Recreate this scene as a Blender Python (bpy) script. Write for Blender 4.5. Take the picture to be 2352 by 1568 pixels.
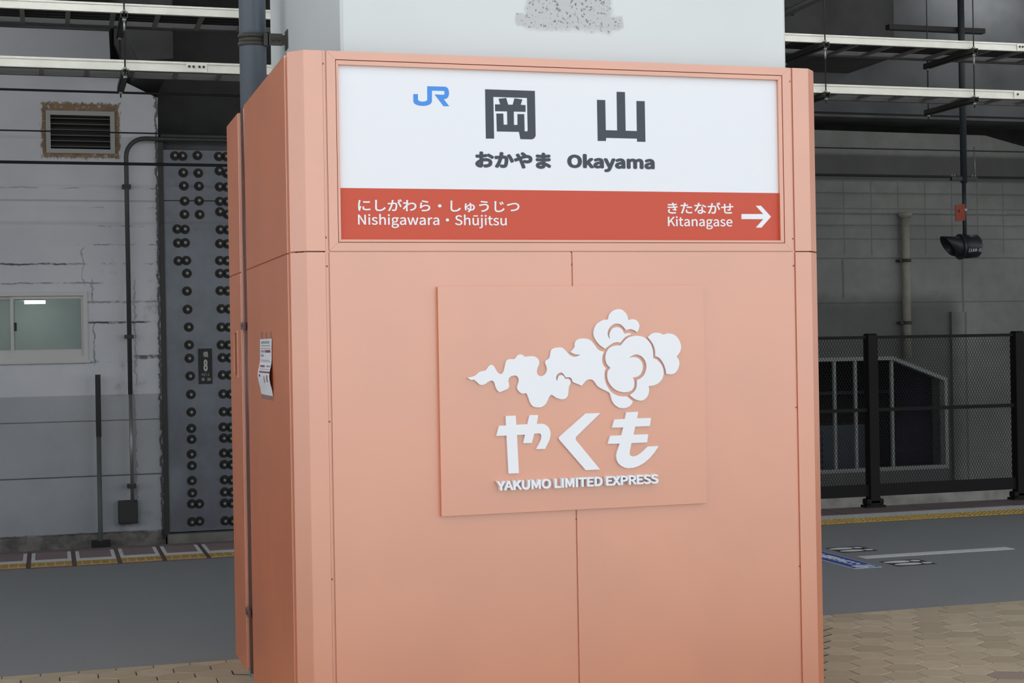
import bpy, bmesh, math, random
from mathutils import Vector, Matrix
from mathutils.geometry import tessellate_polygon

for o in list(bpy.data.objects):
    bpy.data.objects.remove(o)
scene = bpy.context.scene
COL = scene.collection
random.seed(7)

# ------------------------------------------------------------------ camera
IMG_W, IMG_H = 2352, 1568
YAW, PITCH, ROLL, FOC = 0.290977, 0.000351, 0.0174915, 3562.89
CAM = Vector((-0.915, -6.001, 1.6))
fwd = Vector((math.sin(YAW) * math.cos(PITCH), math.cos(YAW) * math.cos(PITCH), math.sin(PITCH)))
rgt0 = Vector((math.cos(YAW), -math.sin(YAW), 0))
dwn0 = fwd.cross(rgt0)
rgt = rgt0 * math.cos(ROLL) + dwn0 * math.sin(ROLL)
dwn = -rgt0 * math.sin(ROLL) + dwn0 * math.cos(ROLL)
cam_data = bpy.data.cameras.new('camera')
cam = bpy.data.objects.new('camera', cam_data)
COL.objects.link(cam)
up = -dwn
back = -fwd
cam.matrix_world = Matrix(((rgt.x, up.x, back.x, CAM.x), (rgt.y, up.y, back.y, CAM.y),
                           (rgt.z, up.z, back.z, CAM.z), (0, 0, 0, 1)))
cam_data.sensor_width = 36.0
cam_data.lens = FOC * 36.0 / IMG_W
cam_data.clip_start = 0.05
cam_data.clip_end = 200
scene.camera = cam

# ------------------------------------------------------------------ world and exposure
world = bpy.data.worlds.new('overcast_daylight')
scene.world = world
world.use_nodes = True
bgn = world.node_tree.nodes['Background']
bgn.inputs[0].default_value = (0.93, 0.965, 1.0, 1)
bgn.inputs[1].default_value = 1.35
scene.view_settings.view_transform = 'Standard'
scene.view_settings.look = 'None'
scene.view_settings.exposure = 0.0
scene.view_settings.gamma = 1.0
scene.view_settings.use_curve_mapping = False


# ------------------------------------------------------------------ pixel helpers (a pixel gives a direction, the plane gives the distance)
def ray(px, py):
    return rgt * ((px - IMG_W / 2) / FOC) + dwn * ((py - IMG_H / 2) / FOC) + fwd


def on(px, py, axis, val):
    d = ray(px, py)
    t = (val - CAM[axis]) / d[axis]
    return CAM + d * t


def YP(px, py, y):
    return on(px, py, 1, y)


def FL(px, py, z=0.0):
    return on(px, py, 2, z)


# ------------------------------------------------------------------ materials
MATS = {}


def srgb(r, g, b):
    def f(c):
        c /= 255.0
        return c / 12.92 if c <= 0.04045 else ((c + 0.055) / 1.055) ** 2.4
    return (f(r), f(g), f(b), 1.0)


class Nodes:
    def __init__(self, mat):
        self.nt = mat.node_tree
        self.pos = None

    def new(self, t, **kw):
        n = self.nt.nodes.new(t)
        for k, v in kw.items():
            setattr(n, k, v)
        return n

    def put(self, sock, v):
        if isinstance(v, bpy.types.NodeSocket):
            self.nt.links.new(v, sock)
        else:
            sock.default_value = v

    def m(self, op, a, b=0.0, c=None, clamp=False):
        n = self.new('ShaderNodeMath', operation=op, use_clamp=clamp)
        self.put(n.inputs[0], a)
        self.put(n.inputs[1], b)
        if c is not None:
            self.put(n.inputs[2], c)
        return n.outputs[0]

    def xyz(self):
        if self.pos is None:
            g = self.new('ShaderNodeNewGeometry')
            s = self.new('ShaderNodeSeparateXYZ')
            self.nt.links.new(g.outputs['Position'], s.inputs[0])
            self.pos = (s.outputs[0], s.outputs[1], s.outputs[2], g.outputs['Position'])
        return self.pos

    def noise(self, scale, detail=4.0, rough=0.55, stretch=None, dist=0.0):
        p = self.xyz()[3]
        if stretch:
            mp = self.new('ShaderNodeMapping')
            mp.inputs['Scale'].default_value = stretch
            self.nt.links.new(p, mp.inputs[0])
            p = mp.outputs[0]
        n = self.new('ShaderNodeTexNoise')
        self.nt.links.new(p, n.inputs['Vector'])
        n.inputs['Scale'].default_value = scale
        n.inputs['Detail'].default_value = detail
        n.inputs['Roughness'].default_value = rough
        n.inputs['Distortion'].default_value = dist
        return n.outputs['Fac']

    def rng(self, v, a, b, c=0.0, d=1.0, smooth=True):
        n = self.new('ShaderNodeMapRange')
        n.interpolation_type = 'SMOOTHSTEP' if smooth else 'LINEAR'
        self.put(n.inputs[0], v)
        for i, q in enumerate((a, b, c, d)):
            self.put(n.inputs[i + 1], q)
        return n.outputs[0]

    def mix(self, f, a, b):
        n = self.new('ShaderNodeMix', data_type='RGBA')
        self.put(n.inputs[0], f)
        self.put(n.inputs[6], a)
        self.put(n.inputs[7], b)
        return n.outputs[2]

    def band(self, v, c, w, soft):
        # 1 inside |v-c|<w, falling to 0 over soft
        d = self.m('ABSOLUTE', self.m('SUBTRACT', v, c))
        return self.rng(d, w, w + soft, 1.0, 0.0)

    def box(self, x0, x1, z0, z1, soft, jitter=None):
        X, Y, Z, _ = self.xyz()
        if jitter is not None:
            X = self.m('ADD', X, jitter)
            Z = self.m('ADD', Z, jitter)
        a = self.band(X, (x0 + x1) / 2, abs(x1 - x0) / 2, soft)
        b = self.band(Z, (z0 + z1) / 2, abs(z1 - z0) / 2, soft)
        return self.m('MULTIPLY', a, b)


def material(name, color=(0.5, 0.5, 0.5, 1), rough=0.6, metal=0.0, ior=1.45, emit=None, estr=0.0, setup=None,
             noise=None, bump=None, spec=None):
    if name in MATS:
        return MATS[name]
    m = bpy.data.materials.new(name)
    m.use_nodes = True
    b = m.node_tree.nodes['Principled BSDF']
    b.inputs['Base Color'].default_value = color
    b.inputs['Roughness'].default_value = rough
    b.inputs['Metallic'].default_value = metal
    b.inputs['IOR'].default_value = ior
    if spec is not None:
        b.inputs['Specular IOR Level'].default_value = spec
    if emit:
        b.inputs['Emission Color'].default_value = emit
        b.inputs['Emission Strength'].default_value = estr
    N = Nodes(m)
    if noise:
        sc, amt = noise
        f = N.noise(sc, 5.0)
        f = N.rng(f, 0.3, 0.7)
        dark = tuple(c * (1 - amt) for c in color[:3]) + (1,)
        lite = tuple(min(1, c * (1 + amt)) for c in color[:3]) + (1,)
        N.put(b.inputs['Base Color'], N.mix(f, dark, lite))
    if bump:
        sc, st = bump
        bn = N.new('ShaderNodeBump')
        bn.inputs['Strength'].default_value = st
        bn.inputs['Distance'].default_value = 0.01
        N.put(bn.inputs['Height'], N.noise(sc, 6.0))
        N.nt.links.new(bn.outputs[0], b.inputs['Normal'])
    if setup:
        setup(N, b)
    MATS[name] = m
    return m


# ------------------------------------------------------------------ mesh builder
class MB:
    def __init__(self):
        self.v = []
        self.f = []
        self.mi = []
        self.sm = []

    def add(self, verts, faces, mi=0, smooth=False):
        n = len(self.v)
        self.v += [tuple(p) for p in verts]
        for q in faces:
            self.f.append([i + n for i in q])
            self.mi.append(mi)
            self.sm.append(smooth)
        return self

    def box(self, a, b, mi=0):
        x0, y0, z0 = [min(p, q) for p, q in zip(a, b)]
        x1, y1, z1 = [max(p, q) for p, q in zip(a, b)]
        v = [(x0, y0, z0), (x1, y0, z0), (x1, y1, z0), (x0, y1, z0), (x0, y0, z1), (x1, y0, z1), (x1, y1, z1), (x0, y1, z1)]
        f = [(0, 3, 2, 1), (4, 5, 6, 7), (0, 1, 5, 4), (1, 2, 6, 5), (2, 3, 7, 6), (3, 0, 4, 7)]
        return self.add(v, f, mi)

    def bevbox(self, a, b, r, mi=0):
        """box with chamfered edges on all sides"""
        x0, y0, z0 = [min(p, q) for p, q in zip(a, b)]
        x1, y1, z1 = [max(p, q) for p, q in zip(a, b)]
        bm = bmesh.new()
        bmesh.ops.create_cube(bm, size=1.0)
        for vv in bm.verts:
            vv.co = Vector(((x0 + x1) / 2 + vv.co.x * (x1 - x0), (y0 + y1) / 2 + vv.co.y * (y1 - y0), (z0 + z1) / 2 + vv.co.z * (z1 - z0)))
        bmesh.ops.bevel(bm, geom=bm.edges[:], offset=r, segments=2, affect='EDGES', profile=0.6)
        self.from_bm(bm, mi)
        return self

    def from_bm(self, bm, mi=0, smooth=False):
        bm.verts.index_update()
        self.add([v.co for v in bm.verts], [[v.index for v in f.verts] for f in bm.faces], mi, smooth)
        bm.free()

    def prism(self, poly, axis, lo, hi, mi=0, cap_mi=None, holes=()):
        """extrude 2-D polygon(s); axis 1: (x,z) along y; axis 2: (x,y) along z; axis 0: (y,z) along x"""
        loops = [list(poly)] + [list(h) for h in holes]

        def p3(q, t):
            if axis == 1:
                return (q[0], t, q[1])
            if axis == 2:
                return (q[0], q[1], t)
            return (t, q[0], q[1])
        flat = [q for l in loops for q in l]
        if holes:
            bm = bmesh.new()
            bvs = [[bm.verts.new((q[0], q[1], 0)) for q in l] for l in loops]
            bm.verts.index_update()
            for l in bvs:
                for i in range(len(l)):
                    bm.edges.new((l[i - 1], l[i]))
            bmesh.ops.triangle_fill(bm, use_beauty=True, use_dissolve=False, edges=bm.edges[:])
            tris = [[v.index for v in f.verts] for f in bm.faces]
            bm.free()
        else:
            tris = tessellate_polygon([[Vector((q[0], q[1], 0)) for q in l] for l in loops])
        n = len(flat)
        vs = [p3(q, lo) for q in flat] + [p3(q, hi) for q in flat]
        cm = mi if cap_mi is None else cap_mi
        self.add(vs, [t for t in tris], cm)
        base = len(self.v) - 2 * n
        for t in tris:
            self.f.append([base + n + i for i in reversed(t)])
            self.mi.append(cm)
            self.sm.append(False)
        s = 0
        for l in loops:
            k = len(l)
            for i in range(k):
                j = (i + 1) % k
                self.f.append([base + s + i, base + s + j, base + n + s + j, base + n + s + i])
                self.mi.append(mi)
                self.sm.append(False)
            s += k
        return self

    def tube(self, pts, r, seg=12, mi=0, caps=True, smooth=True):
        pts = [Vector(p) for p in pts]
        rs = r if isinstance(r, (list, tuple)) else [r] * len(pts)
        rings = []
        prev = None
        for i, p in enumerate(pts):
            if i == 0:
                t = pts[1] - pts[0]
            elif i == len(pts) - 1:
                t = pts[-1] - pts[-2]
            else:
                t = (pts[i + 1] - pts[i]).normalized() + (pts[i] - pts[i - 1]).normalized()
            t.normalize()
            if prev is None:
                a = Vector((0, 0, 1)) if abs(t.z) < 0.9 else Vector((1, 0, 0))
                u = t.cross(a).normalized()
            else:
                u = (prev - t * prev.dot(t)).normalized()
            prev = u
            w = t.cross(u)
            rings.append([p + (u * math.cos(2 * math.pi * k / seg) + w * math.sin(2 * math.pi * k / seg)) * rs[i] for k in range(seg)])
        vs = [q for rg in rings for q in rg]
        fs = []
        for i in range(len(rings) - 1):
            for k in range(seg):
                k2 = (k + 1) % seg
                fs.append((i * seg + k, i * seg + k2, (i + 1) * seg + k2, (i + 1) * seg + k))
        self.add(vs, fs, mi, smooth)
        if caps:
            n = len(vs)
            b = len(self.v) - n
            self.f.append([b + k for k in reversed(range(seg))])
            self.mi.append(mi)
            self.sm.append(False)
            self.f.append([b + n - seg + k for k in range(seg)])
            self.mi.append(mi)
            self.sm.append(False)
        return self

    def build(self, name, mats, parent=None, bevel=0.0, fixn=True):
        me = bpy.data.meshes.new(name)
        me.from_pydata(self.v, [], self.f)
        if not isinstance(mats, (list, tuple)):
            mats = [mats]
        for m in mats:
            me.materials.append(m)
        me.polygons.foreach_set('material_index', self.mi)
        me.polygons.foreach_set('use_smooth', self.sm)
        if fixn:
            bm = bmesh.new()
            bm.from_mesh(me)
            bmesh.ops.recalc_face_normals(bm, faces=bm.faces)
            if bevel:
                bmesh.ops.remove_doubles(bm, verts=bm.verts, dist=1e-5)
                es = [e for e in bm.edges if len(e.link_faces) == 2 and e.calc_face_angle(0) > 0.6]
                bmesh.ops.bevel(bm, geom=es, offset=bevel, segments=2, affect='EDGES', profile=0.6)
            bm.to_mesh(me)
            bm.free()
        me.update()
        o = bpy.data.objects.new(name, me)
        COL.objects.link(o)
        if parent is not None:
            attach(o, parent)
        return o


def world_loc(o):
    p = Vector((0, 0, 0))
    while o is not None:
        p += o.location if o.parent is None else o.location + o.matrix_parent_inverse.translation
        o = o.parent
    return p


def attach(o, parent):
    o.parent = parent
    o.matrix_parent_inverse = Matrix.Translation(-world_loc(parent))


def tag(o, label=None, cat=None, group=None, kind=None):
    if label:
        o['label'] = label
    if cat:
        o['category'] = cat
    if group:
        o['group'] = group
    if kind:
        o['kind'] = kind
    return o


def thing(name, loc, label=None, cat=None, group=None, kind=None):
    o = bpy.data.objects.new(name, None)
    o.empty_display_size = 0.1
    o.location = loc
    COL.objects.link(o)
    return tag(o, label, cat, group, kind)


def struct(o):
    o['kind'] = 'structure'
    return o


def simple_box(name, a, b, mat, parent=None, bevel=0.0):
    return MB().box(a, b).build(name, mat, parent, bevel)


def smooth_poly(pts, corner=48.0, sub=4):
    n = len(pts)
    P = [Vector((p[0], p[1])) for p in pts]
    isc = []
    for i in range(n):
        a = P[i] - P[i - 1]
        b = P[(i + 1) % n] - P[i]
        ang = abs(a.angle(b, 0)) if a.length and b.length else 0
        isc.append(math.degrees(ang) > corner)
    out = []
    for i in range(n):
        p0, p1, p2, p3 = P[i - 1], P[i], P[(i + 1) % n], P[(i + 2) % n]
        if isc[i]:
            p0 = p1 - (p2 - p1) * 0.3
        if isc[(i + 1) % n]:
            p3 = p2 + (p2 - p1) * 0.3
        L = (p2 - p1).length
        t1 = (p2 - p0)
        t2 = (p3 - p1)
        t1 = t1.normalized() * L if t1.length else t1
        t2 = t2.normalized() * L if t2.length else t2
        for k in range(sub):
            t = k / sub
            h00 = 2 * t ** 3 - 3 * t ** 2 + 1
            h10 = t ** 3 - 2 * t ** 2 + t
            h01 = -2 * t ** 3 + 3 * t ** 2
            h11 = t ** 3 - t ** 2
            out.append(p1 * h00 + t1 * h10 * 0.9 + p2 * h01 + t2 * h11 * 0.9)
    return [(p.x, p.y) for p in out]


def trace(pts, zoom, y, smooth=False, **kw):
    """zoom = (x0, y0, scale): traced points of an enlarged view -> photo pixel -> (x, z) on the plane at depth y"""
    x0, y0, s = zoom
    if smooth:
        pts = smooth_poly(pts, **kw)
    out = []
    for a, b in pts:
        p = YP(x0 + a / s, y0 + b / s, y)
        out.append((p.x, p.z))
    return out


try:      # Blender's own bundled Noto face; the built-in face falls back to it for kana and kanji anyway
    FONT = bpy.data.fonts.load(bpy.utils.system_resource('DATAFILES', path='fonts') + '/Noto Sans CJK Regular.woff2')
except Exception:
    FONT = None


def text_mesh(body, x0, x1, z0, z1, yfront, ythick, name, mat, parent, weight=0.0, spacing=1.0, place=None):
    """lettering fitted into x0..x1, z0..z1 on a plane facing -y; every character is an object of its own"""
    c = bpy.data.curves.new(name, 'FONT')
    c.body = body
    c.size = 1.0
    if FONT is not None:
        c.font = FONT
    c.space_character = spacing
    c.resolution_u = 4
    c.extrude = 0.5
    c.fill_mode = 'BOTH'
    slot = {}
    for i, chx in enumerate(body):
        c.materials.append(mat)
        c.body_format[i].material_index = i
    tmp = bpy.data.objects.new(name, c)
    COL.objects.link(tmp)
    bpy.context.view_layer.update()
    dg = bpy.context.evaluated_depsgraph_get()
    me = bpy.data.meshes.new_from_object(tmp.evaluated_get(dg))
    bpy.data.objects.remove(tmp)
    bpy.data.curves.remove(c)
    co = [v.co.copy() for v in me.vertices]
    ax, bx = min(p.x for p in co) - weight, max(p.x for p in co) + weight
    ay, by = min(p.y for p in co) - weight, max(p.y for p in co) + weight
    groups = {}
    for p in me.polygons:
        groups.setdefault(p.material_index, []).append(list(p.vertices))
    bpy.data.meshes.remove(me)
    shifts = [(0.0, 0.0)]
    if weight:
        shifts += [(weight * math.cos(math.pi * k / 4), weight * math.sin(math.pi * k / 4)) for k in range(8)]
    outs = []
    for gi in sorted(groups):
        mb = MB()
        used = sorted({i for f in groups[gi] for i in f})
        idx = {v: k for k, v in enumerate(used)}
        for si, (sx, sy) in enumerate(shifts):
            dy = -0.00012 * si      # keeps the thickening copies from lying in one plane
            vs = []
            for v in used:
                p = co[v]
                q = Vector((x0 + (p.x + sx - ax) / (bx - ax) * (x1 - x0), (yfront if p.z > 0 else yfront + ythick) + dy,
                            z0 + (p.y + sy - ay) / (by - ay) * (z1 - z0)))
                vs.append(place @ q if place is not None else q)
            mb.add(vs, [[idx[i] for i in f] for f in groups[gi]])
        outs.append(mb.build('letter', mat, parent, fixn=False))
    return outs


# ------------------------------------------------------------------ shared materials
def setup_copper(N, b):
    """saturated body colour under an even pale pearl lustre"""
    f = N.rng(N.noise(2.2, 3.0, 0.5), 0.35, 0.65)
    c = N.mix(f, (0.58, 0.126, 0.028, 1), (0.63, 0.144, 0.034, 1))
    df = N.new('ShaderNodeBsdfDiffuse')
    N.put(df.inputs['Color'], c)
    gl = N.new('ShaderNodeBsdfGlossy')
    gl.inputs['Color'].default_value = (1.0, 0.935, 0.86, 1)
    N.put(gl.inputs['Roughness'], N.rng(N.noise(900.0, 2.0), 0.3, 0.7, 0.36, 0.44))
    mx = N.new('ShaderNodeMixShader')
    mx.inputs[0].default_value = 0.35
    N.nt.links.new(df.outputs[0], mx.inputs[1])
    N.nt.links.new(gl.outputs[0], mx.inputs[2])
    out = [n for n in N.nt.nodes if n.type == 'OUTPUT_MATERIAL'][0]
    N.nt.links.new(mx.outputs[0], out.inputs[0])
    N.nt.nodes.remove(b)


M_copper = material('copper_pearl_paint', rough=0.52, ior=3.3, setup=setup_copper)
M_white_board = material('sign_white', srgb(238, 243, 250), 0.35, ior=1.45)
M_sign_red = material('sign_vermilion', srgb(206, 84, 62), 0.4)
M_sign_dark = material('sign_charcoal', srgb(68, 75, 84), 0.5)
M_sign_blue = material('sign_blue', srgb(75, 150, 238), 0.45)
M_letter = material('letter_white', srgb(240, 245, 252), 0.4)
M_dark_metal = material('dark_steel', srgb(62, 63, 60), 0.55, metal=0.3)
M_black = material('black_paint', srgb(30, 31, 32), 0.5)
M_cream = material('cream_tray_paint', srgb(222, 222, 212), 0.45, noise=(6.0, 0.05))
M_galv = material('galvanised_steel', srgb(150, 152, 150), 0.4, metal=0.6)
M_rung = material('grey_tray_rung', srgb(128, 127, 126), 0.6)
M_backrail = material('dark_tray_rail', srgb(84, 84, 84), 0.6)  # rungs and back rail are darker than the cream front rail
M_cable = material('black_cable', srgb(22, 22, 24), 0.6)

# ------------------------------------------------------------------ the setting: floor
PAVE_Y = 2.03
EDGE_Y = 6.93


def setup_asphalt(N, b):
    f = N.rng(N.noise(160.0, 3.0, 0.7), 0.35, 0.7)
    g = N.rng(N.noise(1.3, 5.0, 0.6), 0.3, 0.7)
    c = N.mix(f, srgb(116, 119, 121), srgb(138, 140, 142))
    c = N.mix(N.m('MULTIPLY', g, 0.25), c, srgb(118, 122, 126))
    N.put(b.inputs['Base Color'], c)
    bn = N.new('ShaderNodeBump')
    bn.inputs['Strength'].default_value = 0.25
    bn.inputs['Distance'].default_value = 0.004
    N.put(bn.inputs['Height'], N.noise(220.0, 2.0))
    N.nt.links.new(bn.outputs[0], b.inputs['Normal'])


M_asphalt = material('platform_asphalt', rough=0.7, setup=setup_asphalt)
M_joint = material('paver_joint_sand', srgb(58, 54, 46), 0.9)


def setup_paver(N, b):
    oi = N.new('ShaderNodeObjectInfo')
    r = oi.outputs['Random']
    c1 = N.mix(N.rng(r, 0.0, 1.0, smooth=False), srgb(160, 150, 131), srgb(184, 173, 152))
    f = N.rng(N.noise(14.0, 5.0, 0.6), 0.35, 0.68)
    c1 = N.mix(N.m('MULTIPLY', f, 0.5), c1, srgb(172, 150, 118))
    odd = N.m('GREATER_THAN', r, 0.975)
    c1 = N.mix(odd, c1, srgb(146, 130, 122))
    N.put(b.inputs['Base Color'], c1)


M_paver = material('beige_paver', rough=0.75, setup=setup_paver)

floor = MB()
floor.box((-30, PAVE_Y, -0.3), (30, EDGE_Y, 0.0))
floor = struct(floor.build('floor', M_asphalt))

paving = struct(simple_box('floor_paving', (-30, -26, -0.3), (30, PAVE_Y, -0.006), M_joint))
M_bounce_pave = material('bounce_paving', srgb(208, 200, 188), 0.8, noise=(1.5, 0.06))  # unseen floor, made paler than the pavers to bounce light onto the casing
for a_, b_ in (((-30, -26), (30, -1.66)), ((-30, -1.66), (-3.36, PAVE_Y)), ((7.16, -1.66), (30, PAVE_Y))):
    struct(simple_box('floor_far_paving', (a_[0], a_[1], -0.006), (b_[0], b_[1], 0.0), M_bounce_pave))
# hexagonal pavers: flat sides face +-x, rows run along x
W_HEX = 0.1812
A_HEX = W_HEX / math.sqrt(3)
ROW = 1.5 * A_HEX
GAP = 0.0055


def hexring(cx, cy, r, z):
    return [(cx + r * math.cos(math.radians(30 + 60 * k)), cy + r * math.sin(math.radians(30 + 60 * k)), z) for k in range(6)]


def hex_mesh(name, clip=None):
    mb = MB()
    r = A_HEX - GAP / math.sqrt(3)
    mb.add(hexring(0, 0, r, -0.02) + hexring(0, 0, r, -0.003) + hexring(0, 0, r - 0.003, 0.0),
           [[k, (k + 1) % 6, 6 + (k + 1) % 6, 6 + k] for k in range(6)] +
           [[6 + k, 6 + (k + 1) % 6, 12 + (k + 1) % 6, 12 + k] for k in range(6)] + [[12, 13, 14, 15, 16, 17]])
    return mb


tile_proto = hex_mesh('paver').build('paver', M_paver, paving)
half = MB()
r_ = A_HEX - GAP / math.sqrt(3)
pl = [(-W_HEX / 2 + GAP / 2, -r_ / 2), (0, -r_), (W_HEX / 2 - GAP / 2, -r_ / 2), (W_HEX / 2 - GAP / 2, 0.0), (-W_HEX / 2 + GAP / 2, 0.0)]
half.prism(pl, 2, -0.02, 0.0)
half_proto = half.build('edge_paver', M_paver, paving)
cells = []
nrow = 0
y = PAVE_Y - A_HEX / 2 + 0.0
top_row = True
x_off0 = -1.156 + W_HEX / 2
for rrow in range(0, 24):
    yy = PAVE_Y - rrow * ROW
    off = x_off0 + (W_HEX / 2 if rrow % 2 else 0.0)
    for k in range(-14, 40):
        xx = off + k * W_HEX
        if xx < -3.4 or xx > 7.2:
            continue
        if 0.06 < xx < 2.22 and 0.06 < yy < 2.13:
            continue
        cells.append((xx, yy, rrow == 0))


def pix(p):
    q = Vector(p) - CAM
    d = q.dot(fwd)
    if d <= 0.1:
        return (-9999, -9999)
    return (IMG_W / 2 + FOC * q.dot(rgt) / d, IMG_H / 2 + FOC * q.dot(dwn) / d)


seen, rest = [], []
for c in cells:
    u, v = pix((c[0], c[1], 0))
    vis = (-60 < u < 575 or 1870 < u < IMG_W + 60) and v < IMG_H + 60
    (seen if vis else rest).append(c)
rest.sort(key=lambda c: (Vector((c[0], c[1], 0)) - CAM).length)
seen = (seen + rest)[:290] if len(seen) < 290 else seen[:290]
ss = set(seen)
rest = [c for c in cells if c not in ss]
first = {True: True, False: True}
for c in seen:
    pr = half_proto if c[2] else tile_proto
    if first[c[2]]:
        o = pr
        first[c[2]] = False
    else:
        o = pr.copy()
        COL.objects.link(o)
    o.location = (c[0], c[1], random.uniform(-0.0012, 0.0008))
rb = MB()
rr = A_HEX - GAP / math.sqrt(3)
for c in rest:
    if c[2]:
        rb.prism([(c[0] + p[0], c[1] + p[1]) for p in pl], 2, -0.02, 0.0)
    else:
        rb.add(hexring(c[0], c[1], rr, 0.0), [[0, 1, 2, 3, 4, 5]])
if rest:
    ro = rb.build('farther_pavers', M_paver, paving)
    ro['kind'] = 'stuff'

# platform edge: left run of ribbed blocks with a white border and a yellow strip, right run of tactile tiles
M_ribbed = material('ribbed_brown_edge', srgb(112, 98, 100), 0.7)
M_edge_base = material('platform_edge_base', srgb(104, 88, 88), 0.8, noise=(8.0, 0.12))
M_white_line = material('white_floor_paint', srgb(205, 208, 208), 0.6, noise=(20.0, 0.06))
M_yellow = material('yellow_tactile', srgb(172, 142, 76), 0.65, noise=(25.0, 0.12))
M_yellow_l = material('yellow_tactile_rib', srgb(196, 168, 94), 0.6)
edge = struct(simple_box('floor_edge', (-30, 5.9, 0.0), (30, EDGE_Y, 0.003), M_edge_base))
pit = struct(simple_box('floor_track_bed', (-30, EDGE_Y, -1.5), (30, 14.2, -1.15), material('ballast', srgb(80, 76, 72), 0.95, noise=(30.0, 0.3))))
pface = struct(simple_box('wall_platform_face', (-30, EDGE_Y - 0.25, -1.2), (30, EDGE_Y, -0.01), material('platform_concrete', srgb(110, 108, 104), 0.9)))

BLK = 0.3265


def edge_block():
    root = thing('edge_block', (0, 0, 0.003))
    g = 0.017
    x0, x1 = g, BLK - g
    base = MB().box((x0, 0.0, 0.0), (x1, 0.93, 0.006)).build('ribbed_slab', M_ribbed, root)
    ribs = MB()
    yy = 0.40
    while yy < 0.80:
        ribs.box((x0 + 0.03, yy, 0.006), (x1 - 0.03, yy + 0.016, 0.010))
        yy += 0.034
    ribs.build('rib_field', M_ribbed, root)
    MB().prism([(x0, 0.22), (x1, 0.22), (x1, 0.80), (x1 - 0.028, 0.80), (x1 - 0.028, 0.37), (x0 + 0.028, 0.37), (x0 + 0.028, 0.80), (x0, 0.80)], 2, 0.006, 0.009).build('white_border', M_white_line, root)
    MB().box((x0, 0.0, 0.006), (x1, 0.21, 0.011)).build('yellow_strip', M_yellow, root)
    for k in range(4):
        xx = x0 + 0.035 + k * 0.066
        MB().box((xx, 0.02, 0.011), (xx + 0.012, 0.19, 0.015)).build('yellow_rib', M_yellow_l, root)
    return root


def copy_tree(src, loc=None, parent=None):
    c = src.copy()
    COL.objects.link(c)
    if parent is not None:
        c.parent = parent
    if loc is not None:
        c.location = loc
    for ch in src.children:
        copy_tree(ch, None, c)
    return c


blk = edge_block()
blk.parent = edge
blk.location = (-0.423 - BLK, 5.925, 0.003)
for k in list(range(-5, 0)) + list(range(1, 9)):
    copy_tree(blk, (-0.423 - BLK + k * BLK, 5.925, 0.003), edge)

for k in range(0, 22):       # right run
    x0 = 3.2 + k * 0.30
    t = MB().box((x0 + 0.002, 5.87, 0.003), (x0 + 0.298, 6.13, 0.010))
    for i in range(6):
        for j in range(5):
            t.tube([(x0 + 0.03 + i * 0.048, 5.896 + j * 0.052, 0.010), (x0 + 0.03 + i * 0.048, 5.896 + j * 0.052, 0.015)], [0.014, 0.010], 6, 1)
    t.build('tactile_tile', [M_yellow, M_yellow_l], edge)
MB().box((3.2, 6.15, 0.003), (12, 6.42, 0.006)).build('white_edge_line', M_white_line, edge)
for k in range(0, 10):
    MB().box((3.2 + k * 0.9 + 0.01, 6.44, 0.003), (3.2 + (k + 1) * 0.9 - 0.01, EDGE_Y - 0.01, 0.008)).build('edge_slab', M_ribbed, edge)
# asphalt runs up to the yellow strip; small dark joint
# ------------------------------------------------------------------ floor markings
line_pts = [FL(1969, 1276.5), FL(1985, 1282.5), FL(2332, 1261), FL(2312, 1257)]
lx0, lx1, ly0, ly1 = 4.69, 5.93, 3.955, 4.075
ln = MB().box((lx0, ly0, 0.0), (lx1, ly1, 0.0025)).build('floor_line', M_white_line)
tag(ln, 'white painted line on the grey platform between two footprint stickers', 'line')
M_sticker_black = material('sticker_black', srgb(52, 54, 56), 0.7)
M_sticker_white = material('sticker_white', srgb(216, 220, 220), 0.6)
M_sticker_blue = material('sticker_blue', srgb(60, 86, 168), 0.55)


def footprint(mb_list, cx, cy, length, side):
    """a shoe print pointing to +x: long sole and a separate heel"""
    sole = []
    for k in range(20):
        a = 2 * math.pi * k / 20
        w = 0.040 * (1.0 + 0.18 * math.cos(a))
        sole.append((cx - length * 0.12 + length * 0.36 * math.cos(a), cy + w * math.sin(a)))
    heel = []
    for k in range(14):
        a = 2 * math.pi * k / 14
        heel.append((cx + length * 0.40 + length * 0.125 * math.cos(a), cy + 0.030 * math.sin(a)))
    mb_list.prism(sole, 2, 0.0, 0.0012)
    mb_list.prism(heel, 2, 0.0, 0.0012)


def foot_sticker(x0, x1, y0, y1, label):
    root = thing('footprint_sticker', ((x0 + x1) / 2, (y0 + y1) / 2, 0), label, 'floor sticker', 'footprint stickers by the white line')
    MB().box((x0, y0, 0.0), (x1, y1, 0.002)).build('sticker_sheet', M_sticker_black, root)
    for s in (-1, 1):
        m = MB()
        footprint(m, (x0 + x1) / 2 - 0.01 * s - 0.01, (y0 + y1) / 2 + s * (y1 - y0) * 0.235, x1 - x0 - 0.02, s)
        m.v = [(p[0], p[1], p[2] + 0.002) for p in m.v]
        m.build('shoe_print', M_sticker_white, root)
    return root


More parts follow.
